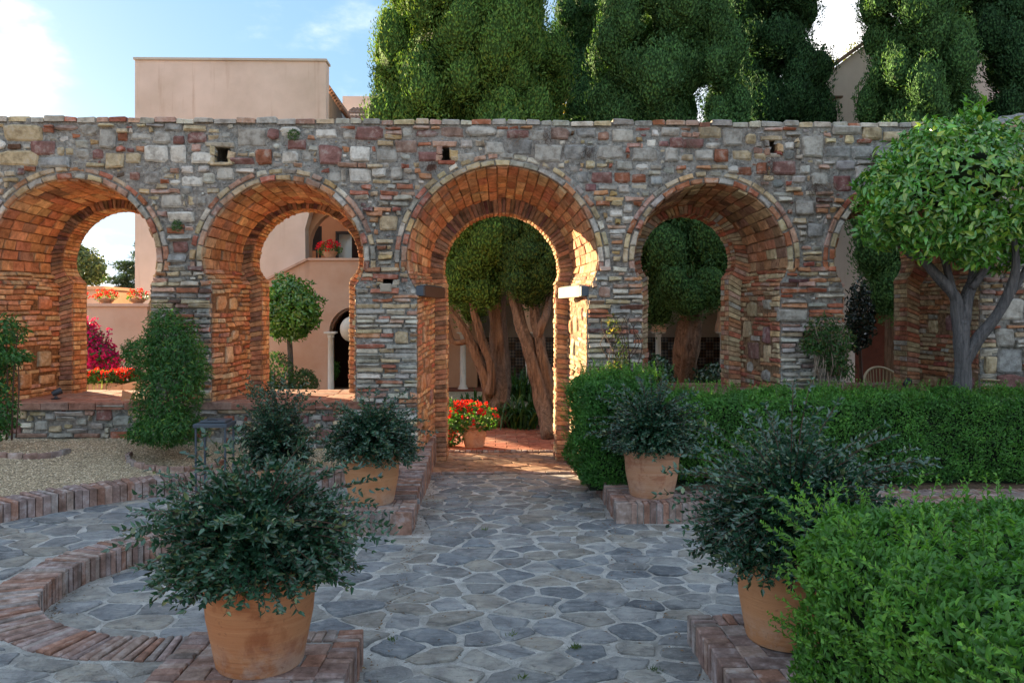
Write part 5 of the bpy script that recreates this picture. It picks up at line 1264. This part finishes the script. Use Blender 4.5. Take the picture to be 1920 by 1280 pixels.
def flowers(parent, P, r, base, k=9, name='flower'):
    """each head a ball of small petals"""
    P = np.asarray(P); n = len(P)
    if n > 1 and n <= 30:
        for p in P: flowers(parent, [p], r, base, k, name)
        return
    Q = np.repeat(P, k, 0); d = unit(rnd(n*k)+np.array([0, -.3, .4])); Q = Q+d*r*.6
    return emit_tpl(name, leaf4(Q, unit(d+rnd(n*k)*.5), d, np.full(n*k, r*.9), np.full(n*k, r*.9), .1), LEAF4, 4, cols(n*k, base, .2), M['petal'], parent, 'stuff' if n > 1 else None)
def geranium(label, c, rt, h, rx, rz, nl, nf, col=(.65, .03, .03), fr=.035, name='geranium_pot', band=.03, bowl=False, group=None):
    t = thing(name, label, 'potted flowers', c, group); pot(t, c, rt, rt*(.72 if not bowl else .55), h, M['tc3'], band)
    cc = (c[0], c[1], c[2]+h+rz*.45); foliage('foliage', t, [(cc, (rx, rx*.8, rz)), ((cc[0]-rx*.5, cc[1], cc[2]-rz*.4), (rx*.5, rx*.5, rz*.6)), ((cc[0]+rx*.5, cc[1], cc[2]-rz*.3), (rx*.5, rx*.5, rz*.6))], nl, .055*rx/.3, .045*rx/.3, (.05, .16, .035), M['leaf'], (.11, .24, .05), .15)
    P, N = ell_pts(nf*3, cc, (rx*1.08, rx*.9, rz*1.15), .1); P = P[(N[:, 1] < .4) & (N[:, 2] > -.35)][:nf]; flowers(t, P, fr, col); return t
q = onZ(889, 838, .035); g = geranium('terracotta pot with swag relief and red geraniums standing in the doorway', (q.x, q.y, .046), .165, .27, .28, .17, 900, 26, fr=.04)
for k in range(3):
    a = [-2.3, -1.6, -.9][k]; mb = MB(); P_ = [(q.x+.15*math.cos(a+b), q.y+.15*math.sin(a+b), .046+.19-.035*math.cos(b*PI/.5)) for b in (-.25, -.12, 0, .12, .25)]; mb.tube(P_, [.006]*5, 6); mb.emit('swag', M['tc3'], g)
q2 = onY(845, 800, 9.9); t = thing('geranium_bush', 'trailing red geranium half hidden behind the left jamb of the doorway', 'flowers', (q2.x, 9.9, .05))
pot(t, (q2.x-.08, 9.95, .046), .13, .1, .22, M['tc3'], .03); foliage('foliage', t, [((q2.x-.02, 9.9, .42), (.2, .18, .2)), ((q2.x+.04, 9.8, .2), (.12, .1, .14))], 600, .05, .04, (.05, .16, .035), M['leaf']); P, N = ell_pts(60, (q2.x, 9.88, .38), (.22, .2, .26), .1); flowers(t, P[N[:, 1] < .3][:24], .035, (.65, .03, .03))

# orange standard tree and planting seen through the second arch
c = onY(543, 578, 14.5); r = 56*14.5/FPX
t = thing('clipped_orange_tree', 'small orange tree clipped to a ball seen through the second arch', 'tree', (c.x, 14.5, 0))
foliage('foliage', t, [((c.x, 14.5, c.z), (r*.95, r*.95, r*1.02)), ((c.x-.15, 14.3, c.z-.1), (r*.7, r*.7, r*.8)), ((c.x+.12, 14.3, c.z-.15), (r*.75, r*.7, r*.75))], 7500, .085, .045, (.07, .22, .03), M['gloss'], (.15, .33, .05), .25, .1, .8, .35, .35, flat=.4)
core('dark_core', t, [((c.x, 14.5, c.z), (r, r, r))], (.02, .035, .01), M['spray'], .7)  # dark filler ball added behind the leaves, not modelled branches
mb = MB(); mb.tube([(c.x-.02, 14.5, 0), (c.x+.02, 14.5, .6), (c.x-.02, 14.5, c.z-.3)], [.06, .05, .045], 8, rough=.2); mb.emit('trunk', M['greybark'], t, smooth=True)
q = onZ(603, 734, .02); t = thing('potted_shrub', 'small clay pot with a rounded green shrub before the arched door', 'potted plant', (q.x, q.y, .02)); pot(t, (q.x, q.y, .02), .27, .2, .40, M['terracotta'], .05)
foliage('foliage', t, [((q.x, q.y, .55), (.34, .34, .24)), ((q.x+.15, q.y-.1, .42), (.22, .2, .18)), ((q.x-.15, q.y-.1, .45), (.22, .2, .18))], 2600, .07, .035, (.05, .17, .035), M['leaf'], (.11, .26, .05), .15)
for (u, v, rr, lab) in ((515, 700, 30, 'low dark shrub at the foot of the clipped orange tree'), (570, 722, 22, 'small dark shrub left of the clay pot by the arched door'), (490, 725, 26, 'low shrub at the left foot of the clipped orange tree')):
    y = 14.0; c = onY(u, v, y); k = rr*y/FPX; t = thing('garden_shrub', lab, 'shrub', (c.x, y, 0)); foliage('foliage', t, [((c.x, y, max(.2, c.z)), (k*1.2, k, k*1.3)), ((c.x+.1, y, .18), (k, k, .2))], 1800, .06, .03, (.035, .10, .035), M['leaf']); mb = MB(); mb.tube([(c.x, y, 0), (c.x, y, c.z)], [.02, .015], 6); mb.emit('stem', M['twig'], t)
# dark shrubs beyond the fourth and fifth arches
for (u, v, ru, rv, y, n, col, lab) in ((1345, 712, 40, 26, 10.6, 1800, (.03, .085, .04), 'dark glossy shrub beyond the sill of the fourth arch, right of the trunk'), (1232, 700, 26, 30, 10.6, 1300, (.03, .09, .04), 'dark glossy shrub beyond the sill of the fourth arch, left of the trunk'),
                                       (1612, 590, 22, 60, 10.0, 1700, (.016, .038, .028), 'dark leaved small tree just inside the rightmost arch')):
    c = onY(u, v, y); t = thing('courtyard_shrub', lab, 'shrub', (c.x, y, 0)); k = y/FPX
    foliage('foliage', t, [((c.x, y, c.z), (ru*k, ru*k, rv*k)), ((c.x-ru*k*.4, y, c.z-rv*k*.6), (ru*k*.7, ru*k*.7, rv*k*.6)), ((c.x+ru*k*.4, y, c.z-rv*k*.3), (ru*k*.8, ru*k*.7, rv*k*.7))], n, .07, .035, col, M['gloss'], depth=.6, lump=.4)
    mb = MB(); mb.tube([(c.x+.1, y, 0), (c.x+.02, y, c.z*.5), (c.x, y, c.z)], [.03, .025, .01], 6); mb.emit('stem', M['twig'], t)
for k, (u, v) in enumerate(((1290, 735), (1302, 745), (1312, 738))): pass

# ------------------------------------------------------------------ the white and pink house
def X_(u, Y): return onY(u, 600, Y).x
def Z_(v, Y, u=960): return onY(u, v, Y).z
M['stucco4c'] = m_stucco('grey_cap', (.48, .42, .37), (.56, .50, .44))
house = thing('courtyard_house', 'pink stucco courtyard house with a tall blank tower and outside stair', 'house', (X_(430, 18), 18, 0))
def arch_pts(cx, r, cz, zb, n=16, half=None):
    half = half or r; return [(cx-half, zb)]+[(cx-r*math.cos(a), cz+r*math.sin(a)) for a in np.linspace(0, PI, n)]+[(cx+half, zb)]
x0, x1 = X_(253, 18), X_(611, 18); zt = Z_(113, 18, 253)
lg = X_(642, 18); lr = X_(642, 18)-X_(572, 18)
slab('tower_wall', M['stucco'], [[(x0, -.1), (X_(575, 18), -.1), (X_(572, 18), Z_(430, 18)), (x1-.35, Z_(395, 18)), (x1-.0, Z_(385, 18)), (x1, zt), (x0, zt)]], 18, .35, house)
mb = MB(); mb.box((x0+.15, 20.6, zt/2-.05), (.3, 4.8, zt-.1)); mb.emit('tower_side_wall', M['stucco'], house)
mb = MB(); mb.box(((x0+x1)/2, 18.18, zt+.03), (x1-x0+.05, .44, .05)); mb.emit('parapet_cap', M['stucco4c'], house)
# wing right of the tower with the loggia opening
w1 = X_(1085, 18)*0-.35; wt = Z_(232, 18)
A_ = arch_pts(lg, lr, Z_(455, 18), Z_(500, 18)); hole2 = A_
slab('wing_wall', M['stucco'], [[(X_(575, 18)+.001, -.1), (w1, -.1), (w1, wt), (x1+.002, wt), (x1+.002, Z_(384, 18)), (X_(572, 18), Z_(384, 18)+.0)]+[], ], 18.36, .1, house) if False else None
slab('wing_wall', M['stucco2'], [[(X_(560, 18), -.1), (w1, -.1), (w1, wt), (X_(560, 18), wt)], arch_pts(lg, lr, Z_(458, 18), Z_(492, 18)), arch_pts(X_(668, 18), .62, Z_(628, 18), .0)], 18.42, .3, house)
slab('loggia_back_wall', M['stucco2'], [[(lg-2, Z_(520, 18)), (lg+3, Z_(520, 18)), (lg+3, wt), (lg-2, wt)], [(X_(630, 20.4), Z_(492, 20.4)), (X_(668, 20.4), Z_(492, 20.4)), (X_(668, 20.4), Z_(435, 20.4)), (X_(630, 20.4), Z_(435, 20.4))]], 20.4, .2, house)
mb = MB(); mb.box((lg+.5, 19.5, Z_(497, 18)), (5, 1.8, .08)); mb.emit('loggia_floor', M['stucco2'], house)
fx0, fx1, fz0, fz1 = X_(630, 20.4), X_(668, 20.4), Z_(492, 20.4), Z_(435, 20.4)
wf = MB()
for (a, b, c_, d) in ((fx0, fx0+.07, fz0, fz1), (fx1-.07, fx1, fz0, fz1), (fx0+.07, fx1-.07, fz1-.07, fz1)): wf.box(((a+b)/2, 20.38, (c_+d)/2), (b-a, .1, d-c_))
wf = wf.emit('window_frame', M['frame'], house)
M['skyglass'] = m_plain('sky_painted_glass', (.42, .55, .58), .08, .9, 0, .05, 1, 0)  # sky reflection is put into the pane's pale colour
MB().box(((fx0+fx1)/2, 20.42, (fz0+fz1)/2-.03), (fx1-fx0-.13, .02, fz1-fz0-.06)).emit('window_pane', M['skyglass'], wf)
# stair parapet
sp = [(X_(470, 17), -.1), (X_(610, 17), -.1)]
sp_out = [(X_(470, 17), -.1), (X_(760, 17), -.1), (X_(760, 17), Z_(489, 17)), (X_(577, 17), Z_(489, 17)), (X_(490, 17), Z_(532, 17)), (X_(470, 17), Z_(541, 17))]
dr_ = arch_pts(X_(664, 17), X_(664, 17)-X_(617, 17), Z_(622, 17), .02)
M['stucco4'] = m_stucco('weathered_salmon_stucco', (.50, .30, .21), (.60, .42, .33), (.22, .14, .11), .7)
slab('stair_wall', M['stucco4'], [sp_out, dr_], 17, .3, house)
mb = MB()
for (a, b) in (((sp_out[4]), (sp_out[3])), ((sp_out[3]), (sp_out[2]))):
    L_ = math.hypot(b[0]-a[0], b[1]-a[1]); dx, dz = (b[0]-a[0])/L_, (b[1]-a[1])/L_; nx, nz_ = -dz*.05, dx*.05
    mb.add([(a[0], 16.95, a[1]+.003), (b[0], 16.95, b[1]+.003), (b[0]+nx, 16.95, b[1]+nz_), (a[0]+nx, 16.95, a[1]+nz_), (a[0], 17.35, a[1]+.003), (b[0], 17.35, b[1]+.003), (b[0]+nx, 17.35, b[1]+nz_), (a[0]+nx, 17.35, a[1]+nz_)], [(0, 1, 2, 3), (7, 6, 5, 4), (0, 4, 5, 1), (3, 2, 6, 7), (0, 3, 7, 4), (1, 5, 6, 2)])
mb.emit('parapet_coping', M['stucco3'], house)
def column(parent, x, y, z0, z1, r=.055, cap=.09):
    mb = MB(); mb.lathe([(r*1.7, z0), (r*1.7, z0+.04), (r*1.35, z0+.06), (r*1.35, z0+.09), (r, z0+.12), (r*.95, (z0+z1)/2), (r*.88, z1-cap-.03), (r*1.15, z1-cap-.02), (r*1.0, z1-cap), (r*1.25, z1-cap*.5), (r*1.7, z1-.03)], (x, y, 0), 16); c_ = mb.emit('column', M['white'], parent, smooth=True)
    MB().box((x, y, z1-.012), (r*3.8, r*3.8, .04)).emit('capital', M['white'], c_)
    return c_
column(house, X_(621, 16.9), 16.86, .0, Z_(622, 16.9), .065)
MB().box((X_(664, 18), 18.9, 1), (2.0, .05, 2.4)).emit('dark_passage', M['dark'], house)
t = thing('globe_lamp', 'pale round wall lamp beside the arched door under the stair', 'lamp', (X_(660, 16.3), 16.3, Z_(642, 16.3))); mb = MB(); c = onY(660, 617, 16.3); mb.lathe([(.24*math.sin(a)+.001, -.26*math.cos(a)) for a in np.linspace(0, PI, 13)], c, 24); mb.emit('globe', M['lampglass'], t, smooth=True)
mb = MB(); mb.tube([(c.x, 16.3, c.z+.25), (c.x, 16.6, c.z+.42), (c.x, 17.0, c.z+.42)], [.02]*3, 6); mb.emit('bracket', M['metal'], t)
# loggia chair, geraniums
q = onY(583, 488, 19.3); zl = Z_(497, 18)+.04; t = thing('loggia_chair', 'dark slatted chair in the upper loggia', 'chair', (X_(583, 19.3), 19.3, zl)); x = X_(583, 19.3)
MB().box((x, 19.3, zl+.42), (.42, .42, .05)).emit('seat', M['frame'], t); MB().box((x+.0, 19.52, zl+.72), (.42, .04, .55)).emit('backrest', M['frame'], t)
for sx in (-1, 1):
    for sy in (-1, 1): MB().box((x+sx*.18, 19.3+sy*.18, zl+.2), (.04, .04, .4)).emit('leg', M['frame'], t)
zc = Z_(489, 17)+.06
geranium('pot of red geraniums on the stair parapet before the window', (X_(618, 17.1), 17.12, zc), .17, .14, .24, .13, 500, 22, fr=.05, bowl=True, col=(.60, .02, .04))
# tiled roofs beside the tower
def tile_roof(parent, x0, x1, y0, z0, y1, z1, n, rows, name='roof_tile'):
    P = []; 
    for i in range(n):
        for j in range(rows):
            a, b = j/rows, (j+1.12)/rows; xa = x0+(x1-x0)*(i+.5)/n; w = (x1-x0)/n*.5; V = []; F = []
            for t_ in (a, b):
                for k in range(6):
                    th = PI*k/5; V.append((xa-w*math.cos(th)*(1.05 if t_ == a else .9), y0+(y1-y0)*t_, z0+(z1-z0)*t_+w*.8*math.sin(th)+(.02 if t_ == a else 0)))
            F = [(k, k+1, k+7, k+6) for k in range(5)]+[(0, 1, 2, 3, 4, 5)]
            emit(name, V, F, M['rooftile'], parent, None)
rf = MB(); rx0, rx1 = X_(640, 22), X_(712, 22)
rt = thing('tiled_roof_wing', 'low tiled roof and parapet between the tower and the sunlit cypress', 'house', ((rx0+rx1)/2, 22, 0))
MB().box(((rx0+rx1)/2, 24.2, Z_(212, 22)/2), (rx1-rx0+.3, 4, Z_(212, 22))).emit('wall', M['stucco'], rt)
MB().box(((rx0+rx1)/2, 25, Z_(200, 25)), (rx1-rx0+1, .3, .5)).emit('parapet', M['stucco'], rt)
tile_roof(rt, rx0, rx1, 21.7, Z_(228, 21.7), 23.6, Z_(206, 23.6), 10, 4)
# sloping tile edge right against the tower
st_ = thing('sloping_tile_roof', 'dark sloping tiled roof edge against the right side of the tower', 'roof', (X_(625, 18.6), 18.6, 4.5))
pts_ = [(X_(612, 18.6), Z_(168, 18.6)), (X_(640, 18.6), Z_(212, 18.6)), (X_(646, 18.6), Z_(240, 18.6)), (X_(612, 18.6), Z_(240, 18.6))]
slab('gable_side', M['frame'], [pts_], 18.6, 2.5, st_)
for k in range(9):
    a = k/9; x = pts_[0][0]+(pts_[1][0]-pts_[0][0])*(a+.05); z = pts_[0][1]+(pts_[1][1]-pts_[0][1])*(a+.05)
    mb = MB(); mb.tube([(x+.03, 18.5, z+.04), (x+.03, 21, z+.04)], [.055, .055], 8, sub=1); mb.emit('roof_tile', M['rooftile'], st_)

# ------------------------------------------------------------------ arcade building straight behind
ar = thing('arcaded_gallery', 'low gallery with marble columns, horseshoe arches and patterned tile dado behind the cypresses', 'building', (2.4, 18, 0))
spc = 1.47; c0 = X_(868, 18); zs = Z_(622, 18); Lp = [(c0-spc*2, zs)]
n_ = 6; outer = [(c0-spc*1.0-.6, zs), ]
out_ = []
xs = [c0+spc*k for k in range(-1, n_)]
P_ = [(xs[0]-.16, zs)]
top_z = 3.7
loop = [(xs[0]-.8, top_z), (xs[0]-.8, zs), (xs[0]-.15, zs)]
for a_, b_ in zip(xs[:-1], xs[1:]):
    m_ = (a_+b_)/2; h_ = spc/2-.15; r_ = h_*1.12; cz_ = zs+.38
    loop += [(a_+.15, zs)]
    loop += [(m_-r_*math.cos(t_), cz_+r_*math.sin(t_)) for t_ in np.linspace(-.42, PI+.42, 15)]
    loop += [(b_-.15, zs)]
loop += [(xs[-1]+.15, zs), (xs[-1]+.8, zs), (xs[-1]+.8, top_z)]
ded = [loop[0]]
for p in loop[1:]:
    if math.hypot(p[0]-ded[-1][0], p[1]-ded[-1][1]) > 1e-4: ded.append(p)
slab('arch_wall', M['stucco2'], [ded], 17.85, .3, ar)
for x in xs: column(ar, x, 18.0, .02, zs, .07)
bx0, bx1 = xs[0]-.8, xs[-1]+.8
MB().box(((bx0+bx1)/2, 21, 2.4), (bx1-bx0, .2, 2.6)).emit('back_wall', M['whitewash'], ar)
MB().box(((bx0+bx1)/2, 20.97, .57), (bx1-bx0, .2, 1.12)).emit('tile_dado', M['dado'], ar)
MB().box(((bx0+bx1)/2, 19.4, 3.75), (bx1-bx0, 4, .12)).emit('ceiling', M['limewood'], ar)
MB().box((bx0-.1, 19.5, 1.8), (.2, 3.2, 3.7)).emit('end_wall', M['dark'], ar)
MB().box((bx1+.1, 19.5, 1.8), (.2, 3.2, 3.7)).emit('end_wall', M['dark'], ar)
MB().box(((bx0+bx1)/2, 19.4, .025), (bx1-bx0, 3.4, .03)).emit('floor', M['red'], ar)
# green armchair
x = X_(848, 18.9); t = thing('armchair', 'green cushioned garden armchair behind the left column of the gallery', 'chair', (x, 18.9, .04))
MB().box((x, 18.9, .36), (.62, .6, .16), bev=.03).emit('seat', M['green'], t); MB().box((x+.30, 18.9, .58), (.13, .6, .5), bev=.04).emit('backrest', M['green'], t); MB().box((x-.05, 19.25, .6), (.6, .1, .5), bev=.03).emit('side_cushion', M['green'], t); MB().box((x-.05, 18.95, .48), (.25, .25, .1), bev=.04).emit('cushion', M['whitewash'], t)
MB().box((x, 18.9, .2), (.72, .66, .08)).emit('frame', M['frame'], t)
for sx in (-1, 1):
    for sy in (-1, 1): MB().box((x+sx*.3, 18.9+sy*.28, .1), (.05, .05, .14)).emit('leg', M['frame'], t)

# ------------------------------------------------------------------ gable house on the right
gh = thing('gable_house', 'pale pink gabled house wall rising to the right behind the cypresses', 'house', (X_(1570, 16), 16, 0))
gx0, gx1 = X_(1524, 16), X_(1524, 16)+4.6; gz0 = Z_(158, 16, 1524); gz1 = gz0+(Z_(92, 16, 1612)-Z_(158, 16, 1524))/(X_(1612, 16)-gx0)*(gx1-gx0)*.6
sl_ = (Z_(92, 16, 1612)-gz0)/(X_(1612, 16)-gx0)
slab('gable_wall', M['stucco'], [[(gx0, -.1), (gx1, -.1), (gx1, gz0+1.1), (gx0+1.6, gz0+1.6*sl_), (gx0, gz0)], [(X_(1603, 16), .0), (X_(1603, 16)+2.4, .0), (X_(1603, 16)+2.4, 1.75), (X_(1603, 16), 1.75)]], 16, .3, gh)
MB().box((X_(1603, 16)+1.2, 18, 1.0), (3.0, .1, 2.2)).emit('porch_back_wall', M['red'], gh); MB().box((X_(1603, 16)-.1, 17.1, 1.0), (.1, 1.6, 2.2)).emit('porch_side_wall', M['stucco2'], gh); MB().box((X_(1603, 16)+1.2, 17.1, 1.95), (3.0, 1.7, .1)).emit('porch_ceiling', M['red'], gh)
mb = MB(); a, b = (gx0-.05, gz0+.0), (gx0+1.65, gz0+1.6*sl_+.04)
mb.add([(a[0], 15.9, a[1]), (b[0], 15.9, b[1]), (b[0], 15.9, b[1]+.09), (a[0], 15.9, a[1]+.09), (a[0], 16.4, a[1]), (b[0], 16.4, b[1]), (b[0], 16.4, b[1]+.09), (a[0], 16.4, a[1]+.09)], [(0, 1, 2, 3), (7, 6, 5, 4), (0, 4, 5, 1), (3, 2, 6, 7), (0, 3, 7, 4), (1, 5, 6, 2)]); mb.emit('roof_edge', M['rooftile'], gh)
sx_, sz_ = X_(1563, 15.9), Z_(182, 15.9)
MB().box((sx_, 15.85, sz_), (.22, .28, .035), rz=.0).emit('lamp_hood', M['rooftile'], gh); mb = MB(); mb.lathe([(.03, -.10), (.06, -.04), (.07, 0)], (sx_+.05, 15.85, sz_-.02), 10); mb.emit('wall_lamp', M['whitewash'], gh)
# farther tiled house
fh = thing('far_tiled_house', 'small far house with brown tiled roof behind the gable', 'house', (X_(1535, 24), 24, 0))
MB().box((X_(1545, 24), 25.5, Z_(138, 24)/2), (1.6, 3, Z_(138, 24))).emit('wall', M['stucco2'], fh); tile_roof(fh, X_(1518, 24)-.1, X_(1575, 24), 23.8, Z_(134, 23.8), 25.5, Z_(112, 25.5), 9, 3)
c = onY(1552, 112, 34); t = thing('far_tree', 'sunlit leafy tree top above the far tiled house', 'tree', (c.x, 34, 0)); foliage('foliage', t, [((c.x-.5, 34, c.z-.1), (.9, .6, .35)), ((c.x+1.2, 34, c.z+.2), (.5, .5, .5))], 900, .13, .07, (.16, .20, .06), M['leaf']); mb = MB(); mb.tube([(c.x, 34, 0), (c.x, 34, c.z)], [.15, .06], 6); mb.emit('trunk', M['bark'], t)
# cane chair in the rightmost arch
x = X_(1663, 11.0); y = 11.0; t = thing('cane_chair', 'round backed cane chair with a charcoal cushion beyond the rightmost arch', 'chair', (x, y, .02)); zc_ = Z_(692, y)
mb = MB()
for k in range(22):
    a = -.15+(PI+.3)*k/21; X1, Y1_ = x+.30*math.cos(a), y+.26*math.sin(a); zt_ = .62+(zc_-.62)*math.sin(max(0, min(PI, a)))
    mb.tube([(x+.24*math.cos(a), y+.22*math.sin(a), .36), (X1, Y1_, zt_)], [.010, .009], 5, sub=1)
mb.emit('backrest', M['cane'], t)
mb = MB(); mb.tube([(x+.30*math.cos(a), y+.26*math.sin(a), .62+(zc_-.62)*math.sin(max(0, min(PI, a)))+.004) for a in np.linspace(-.15, PI+.15, 16)], [.018]*16, 7); mb.emit('rim', M['cane'], t, smooth=True)
MB().lathe([(.01, .34), (.24, .34), (.26, .37), (.24, .40), (.01, .40)], (x, y, 0), 20).emit('seat', M['cane'], t); MB().box((x, y+.10, .56), (.36, .2, .30), bev=.07).emit('cushion', M['cushion'], t)
for k in range(4): a = PI/4+PI/2*k; mb = MB(); mb.tube([(x+.2*math.cos(a), y+.2*math.sin(a), .02), (x+.18*math.cos(a), y+.18*math.sin(a), .35)], [.014, .014], 6, sub=1); mb.emit('leg', M['cane'], t)

# ------------------------------------------------------------------ garden seen through the leftmost arch
gw = thing('garden_wall', 'stained pink garden wall with flower bowls on its coping beyond the leftmost arch', 'wall', (X_(208, 15), 15, 0))
zt = Z_(575, 15); xa, xb = X_(60, 15), X_(276, 15)
MB().box(((xa+xb)/2, 15.15, zt/2), (xb-xa, .3, zt)).emit('wall_body', M['stucco3'], gw); MB().box(((xa+xb)/2, 15.15, zt+.03), (xb-xa+.1, .38, .055), bev=.01).emit('coping', M['stucco3'], gw)
for (u, lab) in ((199, 'bowl of red geraniums in the middle of the garden wall coping'), (258, 'bowl of red geraniums at the right end of the garden wall'), (143, 'bowl of red geraniums at the left of the garden wall, by the arch edge')):
    geranium(lab, (X_(u, 15.12), 15.12, zt+.062), .15, .09, .19, .10, 350, 16, fr=.038, bowl=True, name='geranium_bowl', band=.025, group='geranium bowls on the garden wall')
pv = thing('garden_pavilion', 'small pink and orange flat roofed garden building behind the garden wall', 'building', (X_(172, 21), 21, 0)); z_ = Z_(543, 21)
MB().box((X_(165, 21)-.1, 22, z_/2), (X_(187, 21)-X_(145, 21)+.2, 2, z_)).emit('wall', M['stucco3'], pv); MB().box((X_(196, 21), 22, z_/2-.03), (X_(205, 21)-X_(187, 21), 2, z_-.06)).emit('side_wall', M['stucco2'], pv); MB().box((X_(174, 21)-.1, 22, z_+.04), (X_(207, 21)-X_(143, 21), 2.2, .08)).emit('roof_slab', M['stucco2'], pv)
tr = thing('flower_trough', 'raised planter wall with a row of red geraniums beyond the leftmost sill', 'planter', (X_(200, 12), 12, 0))
z_ = Z_(716, 12); MB().box((X_(195, 12), 12.1, z_/2), (X_(262, 12)-X_(120, 12), .35, z_)).emit('planter_wall', M['stucco3'], tr); MB().box((X_(195, 12), 12.1, z_+.005), (X_(262, 12)-X_(120, 12)-.08, .24, .02)).emit('potting_soil', M['soil'], tr)
xa, xb = X_(130, 12), X_(258, 12); B_ = [((xa+(xb-xa)*k/8, 12.0, z_+.07), (.12, .12, .10)) for k in range(9)]
foliage('foliage', tr, B_, 2200, .05, .04, (.05, .15, .035), M['leaf']); P = np.stack([RNG.uniform(xa, xb, 75), 11.93+RNG.uniform(-.06, .1, 75), z_+RNG.uniform(.06, .20, 75)], 1); flowers(tr, P, .036, (.70, .035, .03))
mb = MB(); a_, b_ = onY(150, 742, 11.4), onY(262, 712, 11.4); mb.add([(a_.x, 11.4, 0), (b_.x, 11.4, 0), (b_.x, 11.4, b_.z), (a_.x, 11.4, a_.z), (a_.x, 11.6, 0), (b_.x, 11.6, 0), (b_.x, 11.6, b_.z), (a_.x, 11.6, a_.z)], [(0, 1, 2, 3), (7, 6, 5, 4), (3, 2, 6, 7), (0, 3, 7, 4), (1, 5, 6, 2)]); mb.emit('sloping_wall', M['stucco3'], tr)
bg_ = thing('bougainvillea', 'magenta bougainvillea climbing the stained garden wall', 'flowering shrub', (X_(170, 14), 14, 0))
BB = [bl(165, 650, 28, 36, 13.6, .3), bl(185, 668, 30, 26, 13.5, .3), bl(150, 630, 20, 36, 13.8, .2), bl(205, 680, 18, 18, 13.5, .2)]
foliage('foliage', bg_, BB, 2400, .055, .035, (.05, .13, .05), M['leaf'], depth=.7, lump=.4); foliage('flower', bg_, BB, 3200, .055, .05, (.50, .015, .16), M['petal'], kind='stuff', depth=.5, lump=.5, var=.35)
mb = MB()
for P_ in ([(170, 690), (165, 640), (178, 600)], [(175, 690), (195, 650), (206, 618)], [(165, 690), (150, 640), (148, 600)]): mb.tube([onY(u, v, 13.6) for u, v in P_], [.02, .012, .004], 6)
mb.emit('stems', M['twig'], bg_)
P = np.array([onY(u, v, 13.6) for u, v in ((178, 600), (174, 606), (180, 612), (206, 620), (208, 630), (172, 612), (160, 606), (150, 600))]); flowers(bg_, P, .05, (.45, .02, .14), name='flower')
t = thing('reed_clump', 'pale green reed clump before the sloping wall', 'plant', (X_(180, 11.2), 11.2, 0)); k = 60; c = onY(182, 745, 11.2)
P = np.array([c.x, 11.2, 0.0])+rnd(k)*np.array([.1, .05, 0]); d = unit(rnd(k)*np.array([.25, .2, .05])+np.array([0, 0, 1])); emit_tpl('blades', leaf4(P, d, rnd(k), RNG.uniform(.4, .78, k), np.full(k, .018)), LEAF4, 4, cols(k, (.20, .26, .06)), M['leaf'], t)
# distance
def roundtree(name, label, u, v, ru, rv, y, n, col, L, lump=.3, trunk_z=0, more=(), tip=None):
    c = onY(u, v, y); k = y/FPX; t = thing(name, label, 'tree', (c.x, y, 0)); B = [((c.x, y, c.z), (ru*k, ru*k, rv*k))]
    for (du, dv, s) in more: B.append(((c.x+du*k, y, c.z-dv*k), (ru*k*s, ru*k*s, rv*k*s)))
    foliage('foliage', t, B, n, L, L*.5, col, M['leaf'], tip, .2 if tip else 0, .2, .8, .5, lump); mb = MB(); mb.tube([(c.x, y, 0), (c.x+.1, y, c.z*.5), (c.x, y, c.z)], [.16, .12, .05], 7); mb.emit('trunk', M['bark'], t); return t
roundtree('round_tree', 'rounded olive green tree seen low through the leftmost arch', 150, 500, 36, 34, 30, 5200, (.10, .15, .06), .16, .45, more=((-20, -14, .8), (22, 14, .6)), tip=(.22, .26, .08))
c = onY(240, 520, 26); t = thing('pine_tree', 'dark spreading pine at the right of the leftmost arch view', 'tree', (c.x, 26, 0)); k = 26/FPX; B = []
for (du, dv, ru, rv) in ((18, -40, 14, 7), (22, -60, 8, 8), (0, -22, 26, 6), (14, -8, 30, 6), (-8, 6, 34, 6), (12, 22, 36, 8), (4, 40, 34, 9), (16, 55, 30, 10)): B.append(((c.x+du*k, 26, c.z-dv*k), (ru*k, ru*k*.7, rv*k)))
foliage('foliage', t, B, 5200, .15, .035, (.035, .075, .04), M['leaf'], depth=.9, lump=.4, up=.4); mb = MB(); mb.tube([(c.x+.35, 26, 0), (c.x+.35, 26, c.z), (c.x+.38, 26, c.z+1.0)], [.14, .08, .02], 7)
mb.emit('trunk', M['bark'], t)
# hills, the haze of distance put into their bluish colour
mb = MB(); V = []; F = []; n_ = 60
for i in range(n_+1):
    x = -700+1400*i/n_; h = 32+22*nz3(i*.11, 3, 1, 1)+8*nz3(i*.5, 3, 1, 1); V += [(x, 620+60*nz3(i*.2, 0, 0, 1), -2), (x, 700, h), (x, 900, h*.9)]
for i in range(n_): a = i*3; F += [(a, a+3, a+4, a+1), (a+1, a+4, a+5, a+2)]
mb.add(V, F); o = mb.emit('hills', M['hill'], None, kind='structure')
